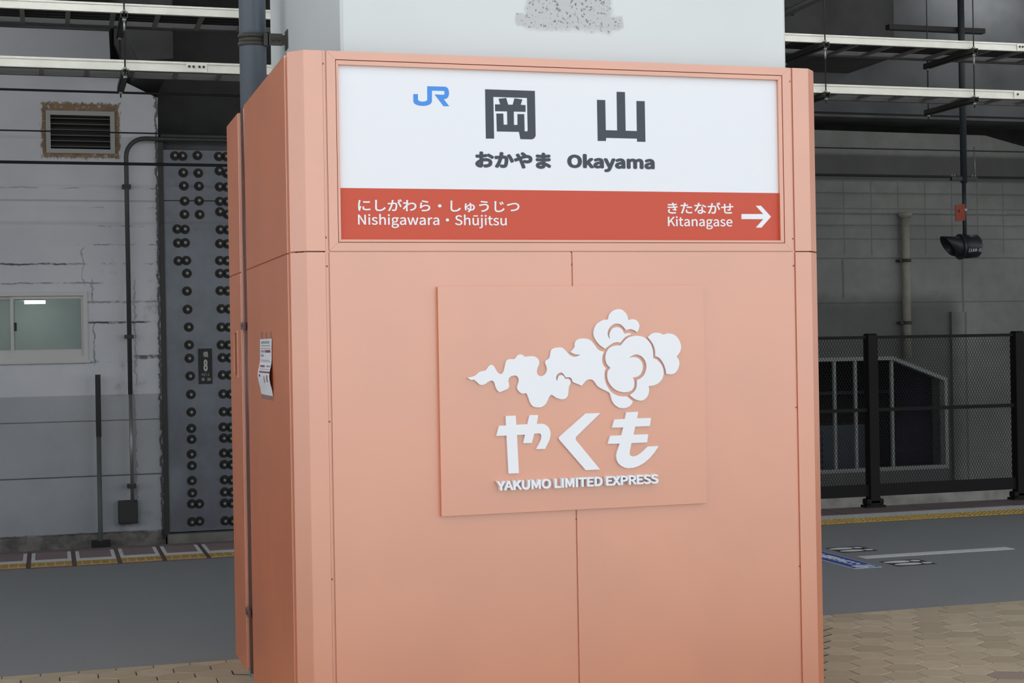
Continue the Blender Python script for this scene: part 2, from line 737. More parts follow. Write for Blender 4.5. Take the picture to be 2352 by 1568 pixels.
foot_sticker(4.69, 4.98, 4.285, 4.56, 'black square sticker with white shoe prints on the tactile strip side of the white line')
foot_sticker(4.70, 5.008, 3.53, 3.785, 'black square sticker with white shoe prints on the beige paving side of the white line')
bs = thing('queue_sticker', (4.48, 3.9, 0), 'long blue floor sticker with white writing and shoe prints beside the white line', 'floor sticker')
MB().box((4.372, 3.55, 0.0), (4.588, 4.55, 0.002)).build('sticker_sheet', M_sticker_white, bs)
MB().box((4.380, 3.558, 0.002), (4.580, 4.542, 0.0026)).build('blue_field', M_sticker_blue, bs)
for s in (-1, 1):
    m = MB()
    footprint(m, 4.48, 3.625 + s * 0.03, 0.15, s)
    m.v = [(p[0], 3.625 + (p[1] - 3.625) * 0.8, p[2] + 0.0026) for p in m.v]
    m.build('shoe_print', M_sticker_white, bs)
tx = text_mesh('ここからお並びください', 0, 0.78, -0.05, 0.05, 0, 0.001, 'lettering', M_sticker_white, bs, 0.02,
               place=Matrix(((0, 0, -1, 4.48), (1, 0, 0, 3.72), (0, -1, 0, 0.0036), (0, 0, 0, 1))))

# ------------------------------------------------------------------ the setting: ceiling and far walls
WY = 11.0     # face of the far wall beyond the track


def WP(px, py, y=WY):
    p = YP(px, py, y)
    return (p.x, p.z)


M_dark_conc = material('sooty_concrete', srgb(92, 93, 95), 0.85, noise=(1.2, 0.25))
M_soot_beam = material('sooty_beam', srgb(88, 88, 88), 0.85, noise=(1.5, 0.25))
ceil = struct(simple_box('ceiling', (-24, -1.3, 6.3), (28, 14.2, 6.6), M_dark_conc))


def setup_wall_left(N, b):
    X, Y, Z, P = N.xyz()
    n1 = N.noise(0.9, 6.0, 0.6)
    n2 = N.noise(5.0, 6.0, 0.65)
    n3 = N.noise(26.0, 4.0, 0.6)
    upper = N.mix(N.rng(n1, 0.3, 0.7), srgb(205, 208, 214), srgb(218, 220, 225))
    lower = N.mix(N.rng(n1, 0.3, 0.7), srgb(168, 172, 178), srgb(184, 187, 191))
    zsplit = WP(180, 908)[1]
    zz = N.m('ADD', Z, N.m('MULTIPLY', N.m('SUBTRACT', n3, 0.5), 0.02))
    c = N.mix(N.rng(zz, zsplit - 0.004, zsplit + 0.004), lower, upper)
    # rough bare base
    zb = WP(180, 1226)[1]
    base = N.mix(N.rng(n2, 0.35, 0.65), srgb(98, 94, 92), srgb(140, 136, 132))
    zbn = N.m('ADD', Z, N.m('MULTIPLY', N.m('SUBTRACT', n2, 0.5), 0.06))
    c = N.mix(N.rng(zbn, zb - 0.01, zb + 0.01), base, c)
    # horizontal form lines, cracks and a blurred dark line: (pixel y at x=200, x range px, half width m, strength)
    wob = N.m('MULTIPLY', N.m('SUBTRACT', N.noise(9.0, 5.0, 0.7), 0.5), 0.05)
    zw = N.m('ADD', Z, wob)
    brk = N.rng(N.noise(3.5, 4.0, 0.7), 0.42, 0.56)
    total = None
    for py, x0, x1, hw, st, broken in ((432, 0, 366, 0.004, 0.45, True), (461, -200, 366, 0.012, 0.28, False), (476, 150, 366, 0.003, 0.3, True),
                                       (519, 190, 366, 0.005, 0.5, True), (562, 190, 366, 0.005, 0.5, True), (606, -200, 366, 0.010, 0.85, True), (606, 180, 366, 0.007, 0.8, True),
                                       (650, -100, 220, 0.006, 0.55, True), (694, 205, 366, 0.012, 0.5, True), (741, 200, 366, 0.012, 0.9, True),
                                       (832, 198, 300, 0.014, 0.9, True), (822, 290, 370, 0.03, 0.8, True),
                                       (967, -200, 366, 0.004, 0.6, False), (1094, -200, 366, 0.006, 0.75, False), (1226, -200, 380, 0.01, 0.6, True)):
        cx, cz = WP((x0 + x1) / 2.0, py + 0.004 * 0)
        a = WP(x0, py)[0]
        bx = WP(x1, py)[0]
        ln_ = N.band(zw if broken else N.m('ADD', Z, N.m('MULTIPLY', wob, 0.15)), WP(200, py)[1], hw * 0.55, 0.006)
        ln_ = N.m('MULTIPLY', ln_, N.band(X, (a + bx) / 2, (bx - a) / 2, 0.1))
        if broken:
            ln_ = N.m('MULTIPLY', ln_, brk)
        ln_ = N.m('MULTIPLY', ln_, st)
        total = ln_ if total is None else N.m('MAXIMUM', total, ln_)
    # a few crooked vertical cracks round the window and beside the conduit
    for px, y0, y1, hw, st in ((190, 575, 648, 0.004, 0.4), (212, 648, 690, 0.005, 0.5), (216, 744, 830, 0.006, 0.55), (366, 200, 1230, 0.02, 0.75), (310, 650, 880, 0.01, 0.35), (308, 905, 1160, 0.04, 0.35)):
        xc = WP(px, (y0 + y1) / 2)[0]
        z0, z1 = WP(px, y1)[1], WP(px, y0)[1]
        v = N.band(N.m('ADD', X, N.m('MULTIPLY', wob, 2.6)), xc, hw * 0.5, 0.007)
        v = N.m('MULTIPLY', v, N.band(Z, (z0 + z1) / 2, (z1 - z0) / 2, 0.06))
        total = N.m('MAXIMUM', total, N.m('MULTIPLY', v, st))
    # small holes and chips in the lower wall
    vor = N.new('ShaderNodeTexVoronoi')
    N.nt.links.new(P, vor.inputs['Vector'])
    vor.inputs['Scale'].default_value = 3.4
    dots = N.rng(vor.outputs['Distance'], 0.02, 0.06, 0.55, 0.0)
    total = N.m('MAXIMUM', total, N.m('MULTIPLY', dots, N.rng(Z, zsplit - 0.1, zsplit, 1.0, 0.0)))
    # grime patches near the steel column and under the window
    gr = N.rng(N.noise(2.0, 6.0, 0.7), 0.55, 0.75)
    x_a, x_b = WP(270, 700)[0], WP(380, 700)[0]
    gr = N.m('MULTIPLY', gr, N.box(x_a, x_b, WP(300, 1230)[1], WP(300, 620)[1], 0.25))
    total = N.m('MAXIMUM', total, N.m('MULTIPLY', gr, 0.45))
    c = N.mix(total, c, srgb(40, 40, 40))
    # rust coloured primer round the louvre
    jit = N.m('MULTIPLY', N.m('SUBTRACT', N.noise(22.0, 5.0, 0.8, stretch=(1, 1, 0.5)), 0.5), 0.16)
    a0 = WP(96, 236)
    a1 = WP(274, 362)
    rim = N.box(a0[0], a1[0], a1[1], a0[1], 0.02, jit)
    rust = N.mix(N.rng(N.noise(11.0, 5.0, 0.7), 0.35, 0.65), srgb(112, 84, 50), srgb(146, 112, 70))
    patch = N.rng(N.noise(16.0, 5.0, 0.75), 0.30, 0.46)
    c = N.mix(N.m('MULTIPLY', rim, N.m('MULTIPLY', patch, 0.9)), c, rust)
    N.put(b.inputs['Base Color'], c)
    bn = N.new('ShaderNodeBump')
    bn.inputs['Strength'].default_value = 0.5
    bn.inputs['Distance'].default_value = 0.02
    N.put(bn.inputs['Height'], N.m('SUBTRACT', N.m('MULTIPLY', n2, 0.3), total))
    N.nt.links.new(bn.outputs[0], b.inputs['Normal'])


M_wall_left = material('painted_old_wall', rough=0.75, setup=setup_wall_left)
# window hole and louvre hole
WIN = (-210, 671, 198, 829)
hole_w = [WP(WIN[0], WIN[1]), WP(WIN[2], WIN[1] + 0), WP(WIN[2], WIN[3]), WP(WIN[0], WIN[3])]
wz0 = (hole_w[2][1] + hole_w[3][1]) / 2
wz1 = hole_w[1][1]
wx0, wx1 = hole_w[0][0], hole_w[1][0]
hole_w = [(wx0, wz0), (wx1, wz0), (wx1, wz1), (wx0, wz1)]
v0 = WP(107, 256)
v1 = WP(262, 352)
hole_v = [(v0[0], v1[1]), (v1[0], v1[1]), (v1[0], v0[1]), (v0[0], v0[1])]
left_poly = [(-20, -1.2), (WP(388, 1232)[0], -1.2), WP(380, 1225), WP(366, 600), WP(362, 225), WP(290, 190), WP(254, 150), WP(250, 72), WP(0, 62), (-20, WP(-10, 62)[1])]
wl = MB().prism(left_poly, 1, WY, WY + 0.35, holes=[hole_w, hole_v]).build('wall_back_left', M_wall_left)
struct(wl)
# dark wall right behind, seen above and beside the painted wall and carrying the steel plate
struct(simple_box('wall_back_deep', (-20, WY + 2.6, -1.2), (20, WY + 2.9, 6.3), M_soot_beam))
struct(simple_box('wall_back_middle', (WP(372, 700)[0] + 0.02, WY + 0.06, -1.2), (WP(1700, 700)[0], WY + 0.4, WP(450, 305)[1]), M_dark_conc))
# band above the painted wall
b1 = WP(0, 60)
struct(simple_box('trim_wall_head', (-20, WY - 0.05, WP(100, 66)[1]), (WP(252, 66)[0], WY + 0.3, WP(100, 30)[1]), M_dark_conc))
# beam across the track at the painted wall's corner
bx0, bx1 = WP(300, 190)[0], WP(378, 180)[0]
struct(MB().prism([(WP(262, 100)[0], WP(262, 100)[1]), (bx0 + 0.02, WP(300, 190)[1] + 0.02), (bx1, WP(372, 180)[1]), (bx1, 6.3), (WP(262, 100)[0], 6.3)], 1, WY - 1.2, WY + 2.6).build('ceiling_beam', M_soot_beam))

# --- right hand wall with an opening
def setup_wall_right(N, b):
    X, Y, Z, P = N.xyz()
    n1 = N.noise(0.8, 6.0, 0.6)
    n2 = N.noise(4.0, 6.0, 0.65)
    c = N.mix(N.rng(n1, 0.3, 0.7), srgb(124, 126, 124), srgb(146, 148, 145))
    c = N.mix(N.m('MULTIPLY', N.rng(n2, 0.4, 0.7), 0.35), c, srgb(118, 117, 112))
    wob = N.m('MULTIPLY', N.m('SUBTRACT', N.noise(6.0, 4.0, 0.6), 0.5), 0.02)
    zw = N.m('ADD', Z, wob)
    xw = N.m('ADD', X, wob)
    tot = None
    for py, hw, st in ((445, 0.008, 0.5), (480, 0.006, 0.4), (492, 0.012, 0.55), (518, 0.006, 0.5), (549, 0.006, 0.5), (593, 0.006, 0.6), (694, 0.006, 0.55)):
        l = N.m('MULTIPLY', N.band(zw, WP(2100, py)[1], hw * 0.6, 0.009), st * 0.75)
        tot = l if tot is None else N.m('MAXIMUM', tot, l)
    zt, zb = WP(2100, 420)[1], WP(2100, 580)[1]
    for px in (1938, 2001, 2063, 2125, 2186, 2245, 2304):
        l = N.m('MULTIPLY', N.band(xw, WP(px, 500)[0], 0.004, 0.008), N.band(Z, (zt + zb) / 2, (zt - zb) / 2, 0.05))
        tot = N.m('MAXIMUM', tot, N.m('MULTIPLY', l, 0.32))
    for px, y0, y1 in ((2212, 600, 1100), (1937, 600, 680)):
        za, zc = WP(px, y1)[1], WP(px, y0)[1]
        l = N.m('MULTIPLY', N.band(xw, WP(px, 700)[0], 0.006, 0.02), N.band(Z, (za + zc) / 2, (zc - za) / 2, 0.05))
        tot = N.m('MAXIMUM', tot, N.m('MULTIPLY', l, 0.4))
    # beam in shadow, painted as a dark band high on the wall
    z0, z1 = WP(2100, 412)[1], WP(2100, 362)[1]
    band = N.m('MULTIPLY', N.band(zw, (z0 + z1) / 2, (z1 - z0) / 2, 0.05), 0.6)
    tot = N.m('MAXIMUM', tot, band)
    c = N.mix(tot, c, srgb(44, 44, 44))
    # darker field left of the pale corner
    d = N.box(WP(1860, 700)[0], WP(2176, 700)[0], WP(2000, 1300)[1], WP(2000, 708)[1], 0.25, N.m('MULTIPLY', N.m('SUBTRACT', n2, 0.5), 0.3))
    c = N.mix(N.m('MULTIPLY', d, 0.6), c, srgb(62, 62, 62))
    N.put(b.inputs['Base Color'], c)


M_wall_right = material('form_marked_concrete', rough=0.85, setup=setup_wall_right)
OP = [(1700, 820), (2050, 816), (2173, 868), (2181, 1077), (1700, 1094)]
zop_t = WP(2050, 818)[1]
zop_b = WP(2100, 1078)[1]
xop_r = WP(2177, 980)[0]
xop_l = WP(1740, 950)[0]
hole_r = [(xop_l, zop_b), (xop_r, zop_b), (xop_r, WP(2173, 868)[1]), (WP(2050, 818)[0], zop_t), (xop_l, zop_t)]
rx0 = WP(1700, 700)[0]
right_poly = [(rx0, -1.2), (22, -1.2), (22, WP(2352, 350)[1]), (WP(2352, 345)[0] + 0.2, WP(2352, 345)[1]), WP(2262, 311), (rx0, WP(2200, 305)[1])]
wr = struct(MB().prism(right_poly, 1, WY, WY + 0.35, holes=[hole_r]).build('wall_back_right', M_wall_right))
# pale projecting pier right of the opening
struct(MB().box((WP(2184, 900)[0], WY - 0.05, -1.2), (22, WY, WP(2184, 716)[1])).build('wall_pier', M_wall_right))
# girder face above the right wall
struct(MB().box((WP(1820, 200)[0] - 2, WY - 0.35, WP(2100, 283)[1]), (22, WY + 0.3, 6.3)).build('ceiling_girder', M_dark_conc))
# pale ledge at the foot of the right wall, seen under the fence
struct(MB().box((rx0, WY - 0.6, -1.2), (22, WY - 0.05, YP(2100, 1126, WY - 0.6).z)).build('wall_ledge', material('pale_ledge', srgb(186, 184, 178), 0.9, noise=(4.0, 0.25))))
# dark room behind the opening
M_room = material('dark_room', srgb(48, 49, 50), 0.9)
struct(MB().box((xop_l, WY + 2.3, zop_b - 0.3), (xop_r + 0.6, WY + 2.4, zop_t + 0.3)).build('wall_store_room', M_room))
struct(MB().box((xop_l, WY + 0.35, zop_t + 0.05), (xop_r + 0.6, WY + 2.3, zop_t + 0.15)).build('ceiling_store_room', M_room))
# beam across the track to the right of the column
xb = on(1950, 168, 2, 4.75).x
struct(MB().box((xb - 1.6, on(2056, 132, 2, 4.75).y, 4.75), (xb, WY - 0.35, 6.3)).build('ceiling_cross_beam', M_soot_beam))

# ------------------------------------------------------------------ column
def setup_column(N, b):
    X, Y, Z, P = N.xyz()
    base = N.mix(N.rng(N.noise(0.9, 4.0), 0.3, 0.7), srgb(214, 222, 224), srgb(222, 229, 231))
    a = YP(1190, 24, 0.1)
    d = YP(1426, 66, 0.1)
    a2 = YP(1215, -120, 0.1)
    d2 = YP(1400, 66, 0.1)
    jit = N.m('MULTIPLY', N.m('SUBTRACT', N.noise(14.0, 4.0), 0.5), 0.05)
    m1 = N.box(a.x, d.x, d.z, a.z - 0.01, 0.012, jit)
    m2 = N.box(a2.x, d2.x, d2.z, a2.z, 0.03, jit)
    mk = N.m('MAXIMUM', m1, m2)
    mk = N.m('MULTIPLY', mk, N.m('LESS_THAN', Y, 0.12))
    sp = N.rng(N.noise(95.0, 3.0, 0.6), 0.56, 0.66)
    worn = N.mix(sp, srgb(196, 200, 203), srgb(112, 114, 116))
    N.put(b.inputs['Base Color'], N.mix(mk, base, worn))


M_column = material('column_paint', rough=0.55, setup=setup_column)
cx0, cx1, cy0, cy1 = 0.223, 2.178, 0.10, 2.087
col = MB()
ch = 0.012
col.prism([(cx0 + ch, cy0), (cx1 - ch, cy0), (cx1, cy0 + ch), (cx1, cy1 - ch), (cx1 - ch, cy1), (cx0 + ch, cy1), (cx0, cy1 - ch), (cx0, cy0 + ch)], 2, 0.0, 6.3)
colo = col.build('concrete_column', M_column)
tag(colo, 'broad pale grey painted concrete column with a worn patch above the copper casing', 'column')

# ------------------------------------------------------------------ copper casing
TOPZ, JZ = 2.75, 1.965
g2 = 0.0022
BW = 2.284
BD = 2.178
cas = thing('column_casing', (BW / 2, BD / 2, 0), 'copper coloured metal panel casing wrapped round the concrete column', 'casing')


def corner_plan(mirror=False):
    p = [(0, 0.058), (0.056, 0), (0.130, 0), (0.130, 0.022), (0.066, 0.022), (0.022, 0.066)]
    if mirror:
        p = [(BW - x if i not in (2, 3) else 2.153, y) for i, (x, y) in enumerate(p)]
    return p


for mir in (False, True):
    for z0, z1 in ((0.0, JZ - g2), (JZ + g2, TOPZ)):
        MB().prism(corner_plan(mir), 2, z0, z1).build('corner_panel', M_copper, cas, bevel=0.0015)
for z0, z1 in ((0.0, JZ - g2), (JZ + g2, TOPZ)):
    MB().box((0.0, 0.135, z0), (0.022, 1.447, z1)).build('side_panel', M_copper, cas, bevel=0.002)
    MB().box((0.0, 1.70, z0), (0.022, BD, z1)).build('side_panel', M_copper, cas, bevel=0.002)
    MB().box((BW - 0.022, 0.06, z0), (BW, BD, z1)).build('side_panel', M_copper, cas, bevel=0.002)
# reveal strips between the panels
MB().box((0.008, 0.066, 0.0), (0.022, 0.131, TOPZ - 0.004)).build('reveal_strip', M_copper, cas)
MB().box((0.004, 1.672, 0.0), (0.020, 1.694, TOPZ - 0.002)).build('reveal_strip', M_copper, cas, bevel=0.002)
MB().box((0.131, 0.004, 0.0), (0.139, 0.03, JZ - g2)).build('reveal_strip', M_copper, cas)
MB().box((0.131, 0.004, JZ + g2), (0.139, 0.03, TOPZ)).build('reveal_strip', M_copper, cas)
MB().box((2.1405, 0.004, 0.0), (2.1475, 0.03, JZ - g2)).build('reveal_strip', M_copper, cas)
MB().box((2.1405, 0.004, JZ + g2), (2.1475, 0.03, TOPZ)).build('reveal_strip', M_copper, cas)
# front panels below the sign
MB().box((0.1445, 0.0, 0.0), (1.1405, 0.022, JZ - g2)).build('front_panel', M_copper, cas, bevel=0.0015)
MB().box((1.146, 0.0, 0.0), (2.139, 0.022, JZ - g2)).build('front_panel', M_copper, cas, bevel=0.0015)
# shallow backing strips inside the joints
bk = MB()
bk.box((0.1388, 0.0085, 0.0), (0.1447, 0.030, TOPZ))
bk.box((2.1470, 0.0085, 0.0), (2.1535, 0.030, TOPZ))
bk.box((1.1400, 0.0070, 0.0), (1.1465, 0.030, JZ))
bk.box((0.1290, 0.0070, JZ - 0.004), (2.1540, 0.030, JZ + 0.004))
bk.box((0.0070, 0.136, JZ - 0.004), (0.030, 1.446, JZ + 0.004))
bk.box((0.0070, 1.701, JZ - 0.004), (0.030, BD - 0.001, JZ + 0.004))
bk.build('joint_backing', M_copper, cas)
# inner carcass seen only in the joints
car = MB()
car.box((0.05, 0.032, 0.0), (BW - 0.05, 0.045, TOPZ - 0.01))
car.box((0.032, 0.06, 0.0), (0.045, 1.44, TOPZ - 0.01))
car.box((0.032, 1.69, 0.0), (0.045, BD - 0.03, TOPZ - 0.01))
car.box((0.15, 1.43, 0.0), (0.16, 1.70, TOPZ - 0.02))
car.box((0.045, 1.43, 0.0), (0.15, 1.44, TOPZ - 0.02))
car.box((0.045, 1.70, 0.0), (0.15, 1.71, TOPZ - 0.02))
car.box((0.022, BD - 0.022, 0.0), (BW - 0.022, BD, TOPZ))
car.build('carcass', M_copper, cas)
# screws in the reveal strips
M_screw = material('copper_screw', srgb(150, 82, 58), 0.5)
for sx, sy, y_ in ((741.7, 146, 0), (740.5, 383, 0), (749, 545, 0), (751, 611, 0), (757, 968, 0), (763, 1330, 0), (1814, 187, 0), (1821, 548, 0), (1823, 610, 0), (1829, 935, 0), (1837, 1300, 0), (1312.5, 607, 0), (1325, 1192, 0)):
    p = YP(sx, sy, 0.003)
    MB().tube([(p.x, 0.006, p.z), (p.x, 0.001, p.z)], [0.0042, 0.003], 8).build('screw', M_screw, cas)
# recessed pull handle on the far side panel
pa = on(539, 765, 0, 0.0)
pb = on(547, 862, 0, 0.0)
y0h, y1h, z0h, z1h = pb.y + 0.0, pa.y, pb.z, pa.z
y0h, y1h = min(y0h, y1h), max(y0h, y1h)
y0h = max(y0h, 1.715)
h = MB()
h.box((-0.004, y0h - 0.012, z0h - 0.012), (0.001, y1h + 0.012, z0h))
h.box((-0.004, y0h - 0.012, z1h), (0.001, y1h + 0.012, z1h + 0.012))
h.box((-0.004, y0h - 0.012, z0h), (0.001, y0h, z1h))
h.box((-0.004, y1h, z0h), (0.001, y1h + 0.012, z1h))
h.build('pull_handle', M_copper, cas, bevel=0.001)
h2 = MB()
h2.box((-0.0015, y0h, z0h), (0.0015, y1h, z1h))
h2.build('handle_recess', material('copper_recess', srgb(158, 92, 62), 0.7), cas)

# ------------------------------------------------------------------ station name sign
SGN = thing('station_name_sign', (1.142, 0, JZ), 'white station name board with red lower band set in a copper frame', 'sign')
fo = (0.145, 2.139, JZ + g2, TOPZ)
fi = (0.181, 2.1055, 2.0005, 2.7165)
pn = (0.193, 2.086, 2.013, 2.697)


def mitred(name, o, i, yf, yb, parent):
    ox0, ox1, oz0, oz1 = o
    ix0, ix1, iz0, iz1 = i
    quads = [[(ox0, oz1), (ox1, oz1), (ix1, iz1), (ix0, iz1)], [(ox0, oz0), (ox1, oz0), (ix1, iz0), (ix0, iz0)],
             [(ox0, oz0), (ix0, iz0), (ix0, iz1), (ox0, oz1)], [(ox1, oz0), (ix1, iz0), (ix1, iz1), (ox1, oz1)]]
    for q in quads:
        MB().prism(q, 1, yf, yb).build(name, M_copper, parent, bevel=0.0008)


mitred('outer_frame_rail', fo, fi, 0.0, 0.022, SGN)
e = 0.0022
mitred('inner_frame_rail', (fi[0] + e, fi[1] - e, fi[2] + e, fi[3] - e), pn, 0.002, 0.022, SGN)
YB = 0.017
zr = 2.216
MB().box((pn[0] - 0.004, YB, zr), (pn[1] + 0.004, 0.024, pn[3] + 0.004)).build('white_board', M_white_board, SGN)
MB().box((pn[0] - 0.004, YB, pn[2] - 0.004), (pn[1] + 0.004, 0.024, zr)).build('red_band', M_sign_red, SGN)


def print_poly(name, pts, zoom, mat, smooth=False):
    return MB().prism(trace(pts, zoom, YB, smooth), 1, YB - 0.0008, YB + 0.001).build(name, mat, SGN)


ZA = (930, 180, 7.128)
print_poly('kanji_oka', [(1312, 178), (2127, 205), (2140, 930), (2134, 955), (2120, 975), (2098, 991), (2070, 998), (1890, 993), (1867, 875), (1505, 868), (1497, 575), (1610, 575), (1617, 757), (1677, 757), (1672, 540), (1477, 537), (1475, 425), (1560, 425), (1533, 333), (1658, 320), (1690, 430), (1765, 430), (1793, 325), (1923, 345), (1895, 432), (1975, 438), (1975, 547), (1782, 543), (1785, 762), (1843, 760), (1842, 583), (1953, 585), (1960, 865), (2000, 868), (2010, 850), (1998, 320), (1447, 303), (1460, 985), (1325, 985)], ZA, M_sign_dark)
print_poly('kanji_yama', [(605, 293), (747, 297), (757, 813), (952, 818), (942, 155), (1085, 160), (1097, 822), (1290, 828), (1282, 313), (1424, 316), (1437, 1013), (1293, 1010), (1292, 958), (762, 945), (760, 998), (618, 997)], (1290, 190, 7.468), M_sign_dark)
print_poly('railway_logo', [(137, 257), (212, 257), (213, 345), (220, 360), (235, 370), (260, 377), (290, 380), (322, 377), (345, 370), (360, 360), (366, 345), (365, 128), (650, 135), (672, 140), (690, 150), (705, 167), (715, 190), (721, 215), (722, 240), (720, 268), (712, 295), (701, 315), (685, 328), (662, 336), (635, 338), (725, 455), (632, 455), (485, 262), (630, 268), (642, 263), (648, 250), (649, 232), (645, 215), (638, 208), (630, 205), (443, 200), (442, 375), (437, 394), (425, 410), (402, 428), (370, 440), (335, 448), (300, 450), (255, 448), (215, 440), (182, 428), (155, 410), (142, 393), (138, 375)], ZA, M_sign_blue)
print_poly('direction_arrow', [(1190, 350), (1435, 350), (1350, 257), (1410, 257), (1523, 380), (1415, 503), (1352, 503), (1435, 408), (1190, 407)], (1460, 420, 4.9), M_letter)


def sign_text(body, l, t, r, bt, tr, br, name, mat, weight, sp=1.0):
    a = YP(l, t, YB)
    b_ = YP(l, bt, YB)
    c = YP(r, tr, YB)
    d = YP(r, br, YB)
    return text_mesh(body, (a.x + b_.x) / 2, (c.x + d.x) / 2, (b_.z + d.z) / 2, (a.z + c.z) / 2, YB - 0.0008, 0.0018, name, mat, SGN, weight, sp)


sign_text('おかやま', 1091.3, 347.7, 1265.6, 386.0, 349.8, 387.6, 'hiragana_lettering', M_sign_dark, 0.019)
sign_text('Okayama', 1302.8, 353.6, 1503.6, 394.5, 355.6, 396.0, 'roman_lettering', M_sign_dark, 0.019)
sign_text('にしがわら・しゅうじつ', 822.2, 457.7, 1193.0, 486.3, 459.2, 487.6, 'hiragana_lettering', M_letter, 0.006)
sign_text('Nishigawara・Shūjitsu', 822.2, 491.8, 1163.7, 523.8, 492.4, 524.4, 'roman_lettering', M_letter, 0.004)
sign_text('きたながせ', 1533.0, 464.3, 1684.2, 491.0, 464.6, 491.3, 'hiragana_lettering', M_letter, 0.006)
sign_text('Kitanagase', 1533.9, 497.0, 1682.0, 526.6, 497.0, 526.6, 'roman_lettering', M_letter, 0.004)

# ------------------------------------------------------------------ emblem plate with raised cloud and lettering
YE = -0.022
pa, pb = YP(1005.2, 658.5, YE), YP(1624.5, 1155.4, YE)
EMB = thing('emblem_plate', ((pa.x + pb.x) / 2, 0, pb.z), 'copper coloured square plate with raised white cloud emblem and lettering', 'emblem')
MB().box((pa.x, YE, pb.z), (pb.x, 0.0, pa.z)).build('back_plate', M_copper, EMB, bevel=0.0012)
CA = (1060, 700, 6.27)
CB = (1300, 700, 6.271)
tail_a = [(85, 1045), (150, 1035), (200, 1015), (260, 965), (350, 940), (390, 885), (430, 860), (465, 880), (495, 930), (530, 980), (565, 998), (595, 980), (615, 930), (630, 860), (645, 810), (675, 785), (720, 780), (765, 778), (795, 740), (830, 715), (865, 715), (895, 730), (910, 745), (960, 740), (1010, 738), (1060, 745), (1100, 775), (1120, 815), (1115, 860), (1095, 910), (1086, 960), (1095, 1000), (1125, 1022), (1150, 1025), (1190, 1010), (1220, 975), (1232, 930), (1222, 880), (1207, 840), (1210, 810), (1225, 795), (1258, 775), (1275, 735), (1283, 680), (1300, 640), (1340, 620), (1395, 612), (1440, 612), (1475, 635), (1520, 680), (1560, 720), (1600, 742), (1640, 745)]
mid_b = [(170, 735), (205, 715), (150, 715), (105, 700), (65, 678), (100, 640), (125, 605), (125, 570), (135, 530), (165, 500), (210, 485), (260, 482), (310, 490), (360, 515), (400, 560), (430, 600), (460, 640), (500, 663), (548, 672), (530, 720), (520, 775), (525, 830), (545, 880), (575, 910), (560, 950), (553, 1010), (558, 1070), (575, 1130), (605, 1190), (650, 1250), (700, 1285), (760, 1310), (820, 1318), (868, 1316), (915, 1350), (962, 1387), (950, 1420), (915, 1458), (870, 1480), (815, 1487), (755, 1475), (700, 1435), (665, 1380), (645, 1320), (635, 1280), (610, 1255), (560, 1230), (500, 1200), (450, 1165), (420, 1120), (395, 1090), (360, 1073), (320, 1075), (285, 1095), (255, 1130), (225, 1163), (170, 1140), (120, 1120), (95, 1105), (85, 1070), (60, 1045), (0, 1040)]
tail_c = [(1490, 1030), (1475, 1000), (1440, 975), (1405, 980), (1375, 1005), (1362, 1045), (1370, 1080), (1382, 1095), (1385, 1060), (1400, 1025), (1435, 1010), (1470, 1022), (1490, 1058), (1500, 1065), (1540, 1065), (1568, 1090), (1572, 1125), (1555, 1160), (1545, 1200), (1540, 1260), (1530, 1310), (1500, 1345), (1460, 1358), (1420, 1355), (1360, 1335), (1310, 1300), (1285, 1295), (1265, 1320), (1235, 1390), (1200, 1440), (1150, 1470), (1090, 1475), (1030, 1460), (990, 1410), (965, 1340), (945, 1290), (930, 1270), (890, 1277), (850, 1265), (815, 1230), (800, 1190), (812, 1145), (825, 1090), (815, 1045), (785, 1020), (750, 1018), (710, 1030), (682, 1060), (676, 1100), (685, 1150), (682, 1185), (660, 1210), (600, 1235), (555, 1253), (520, 1235), (495, 1190), (480, 1140), (460, 1100), (430, 1090), (390, 1105), (340, 1140), (300, 1152), (260, 1145), (220, 1110), (180, 1077), (150, 1080), (115, 1068)]
piece1 = tail_a + [(x + 1505, y_) for x, y_ in mid_b] + tail_c
piece2 = [(605, 212), (620, 150), (655, 100), (700, 72), (755, 60), (810, 72), (855, 110), (885, 160), (900, 222), (930, 208), (975, 207), (1020, 225), (1048, 260), (1058, 300), (1048, 350), (1025, 395), (990, 370), (950, 352), (915, 350), (865, 362), (840, 330), (800, 290), (755, 272), (720, 270), (680, 282), (635, 318), (608, 365), (600, 415), (610, 455), (635, 493), (625, 440), (640, 380), (670, 340), (720, 320), (770, 325), (810, 355), (835, 405), (845, 415), (885, 408), (920, 405), (940, 412), (930, 425), (895, 440), (850, 465), (810, 510), (785, 542), (735, 538), (680, 548), (630, 580), (585, 615), (565, 632), (530, 610), (480, 570), (435, 515), (405, 455), (397, 400), (410, 335), (440, 280), (490, 240), (545, 215)]
piece3 = [(790, 583), (830, 530), (890, 475), (960, 450), (1030, 445), (1110, 460), (1175, 505), (1225, 575), (1252, 660), (1258, 765), (1310, 790), (1360, 840), (1395, 900), (1408, 970), (1400, 1030), (1370, 1090), (1320, 1135), (1260, 1160), (1190, 1168), (1198, 1220), (1190, 1280), (1160, 1335), (1115, 1370), (1070, 1378), (1010, 1365), (960, 1335), (920, 1298), (965, 1265), (1000, 1225), (1020, 1170), (1022, 1080), (1070, 1060), (1120, 1015), (1150, 950), (1160, 880), (1148, 820), (1115, 765), (1070, 730), (1010, 713), (955, 730), (910, 762), (950, 752), (1000, 752), (1050, 775), (1090, 820), (1107, 880), (1100, 940), (1070, 1000), (1020, 1035), (965, 1045), (980, 1090), (985, 1140), (975, 1190), (945, 1230), (900, 1250), (830, 1257), (750, 1240), (690, 1205), (640, 1150), (605, 1080), (595, 1010), (605, 950), (642, 907), (595, 860), (572, 800), (568, 740), (585, 680), (620, 625), (670, 595), (730, 583)]
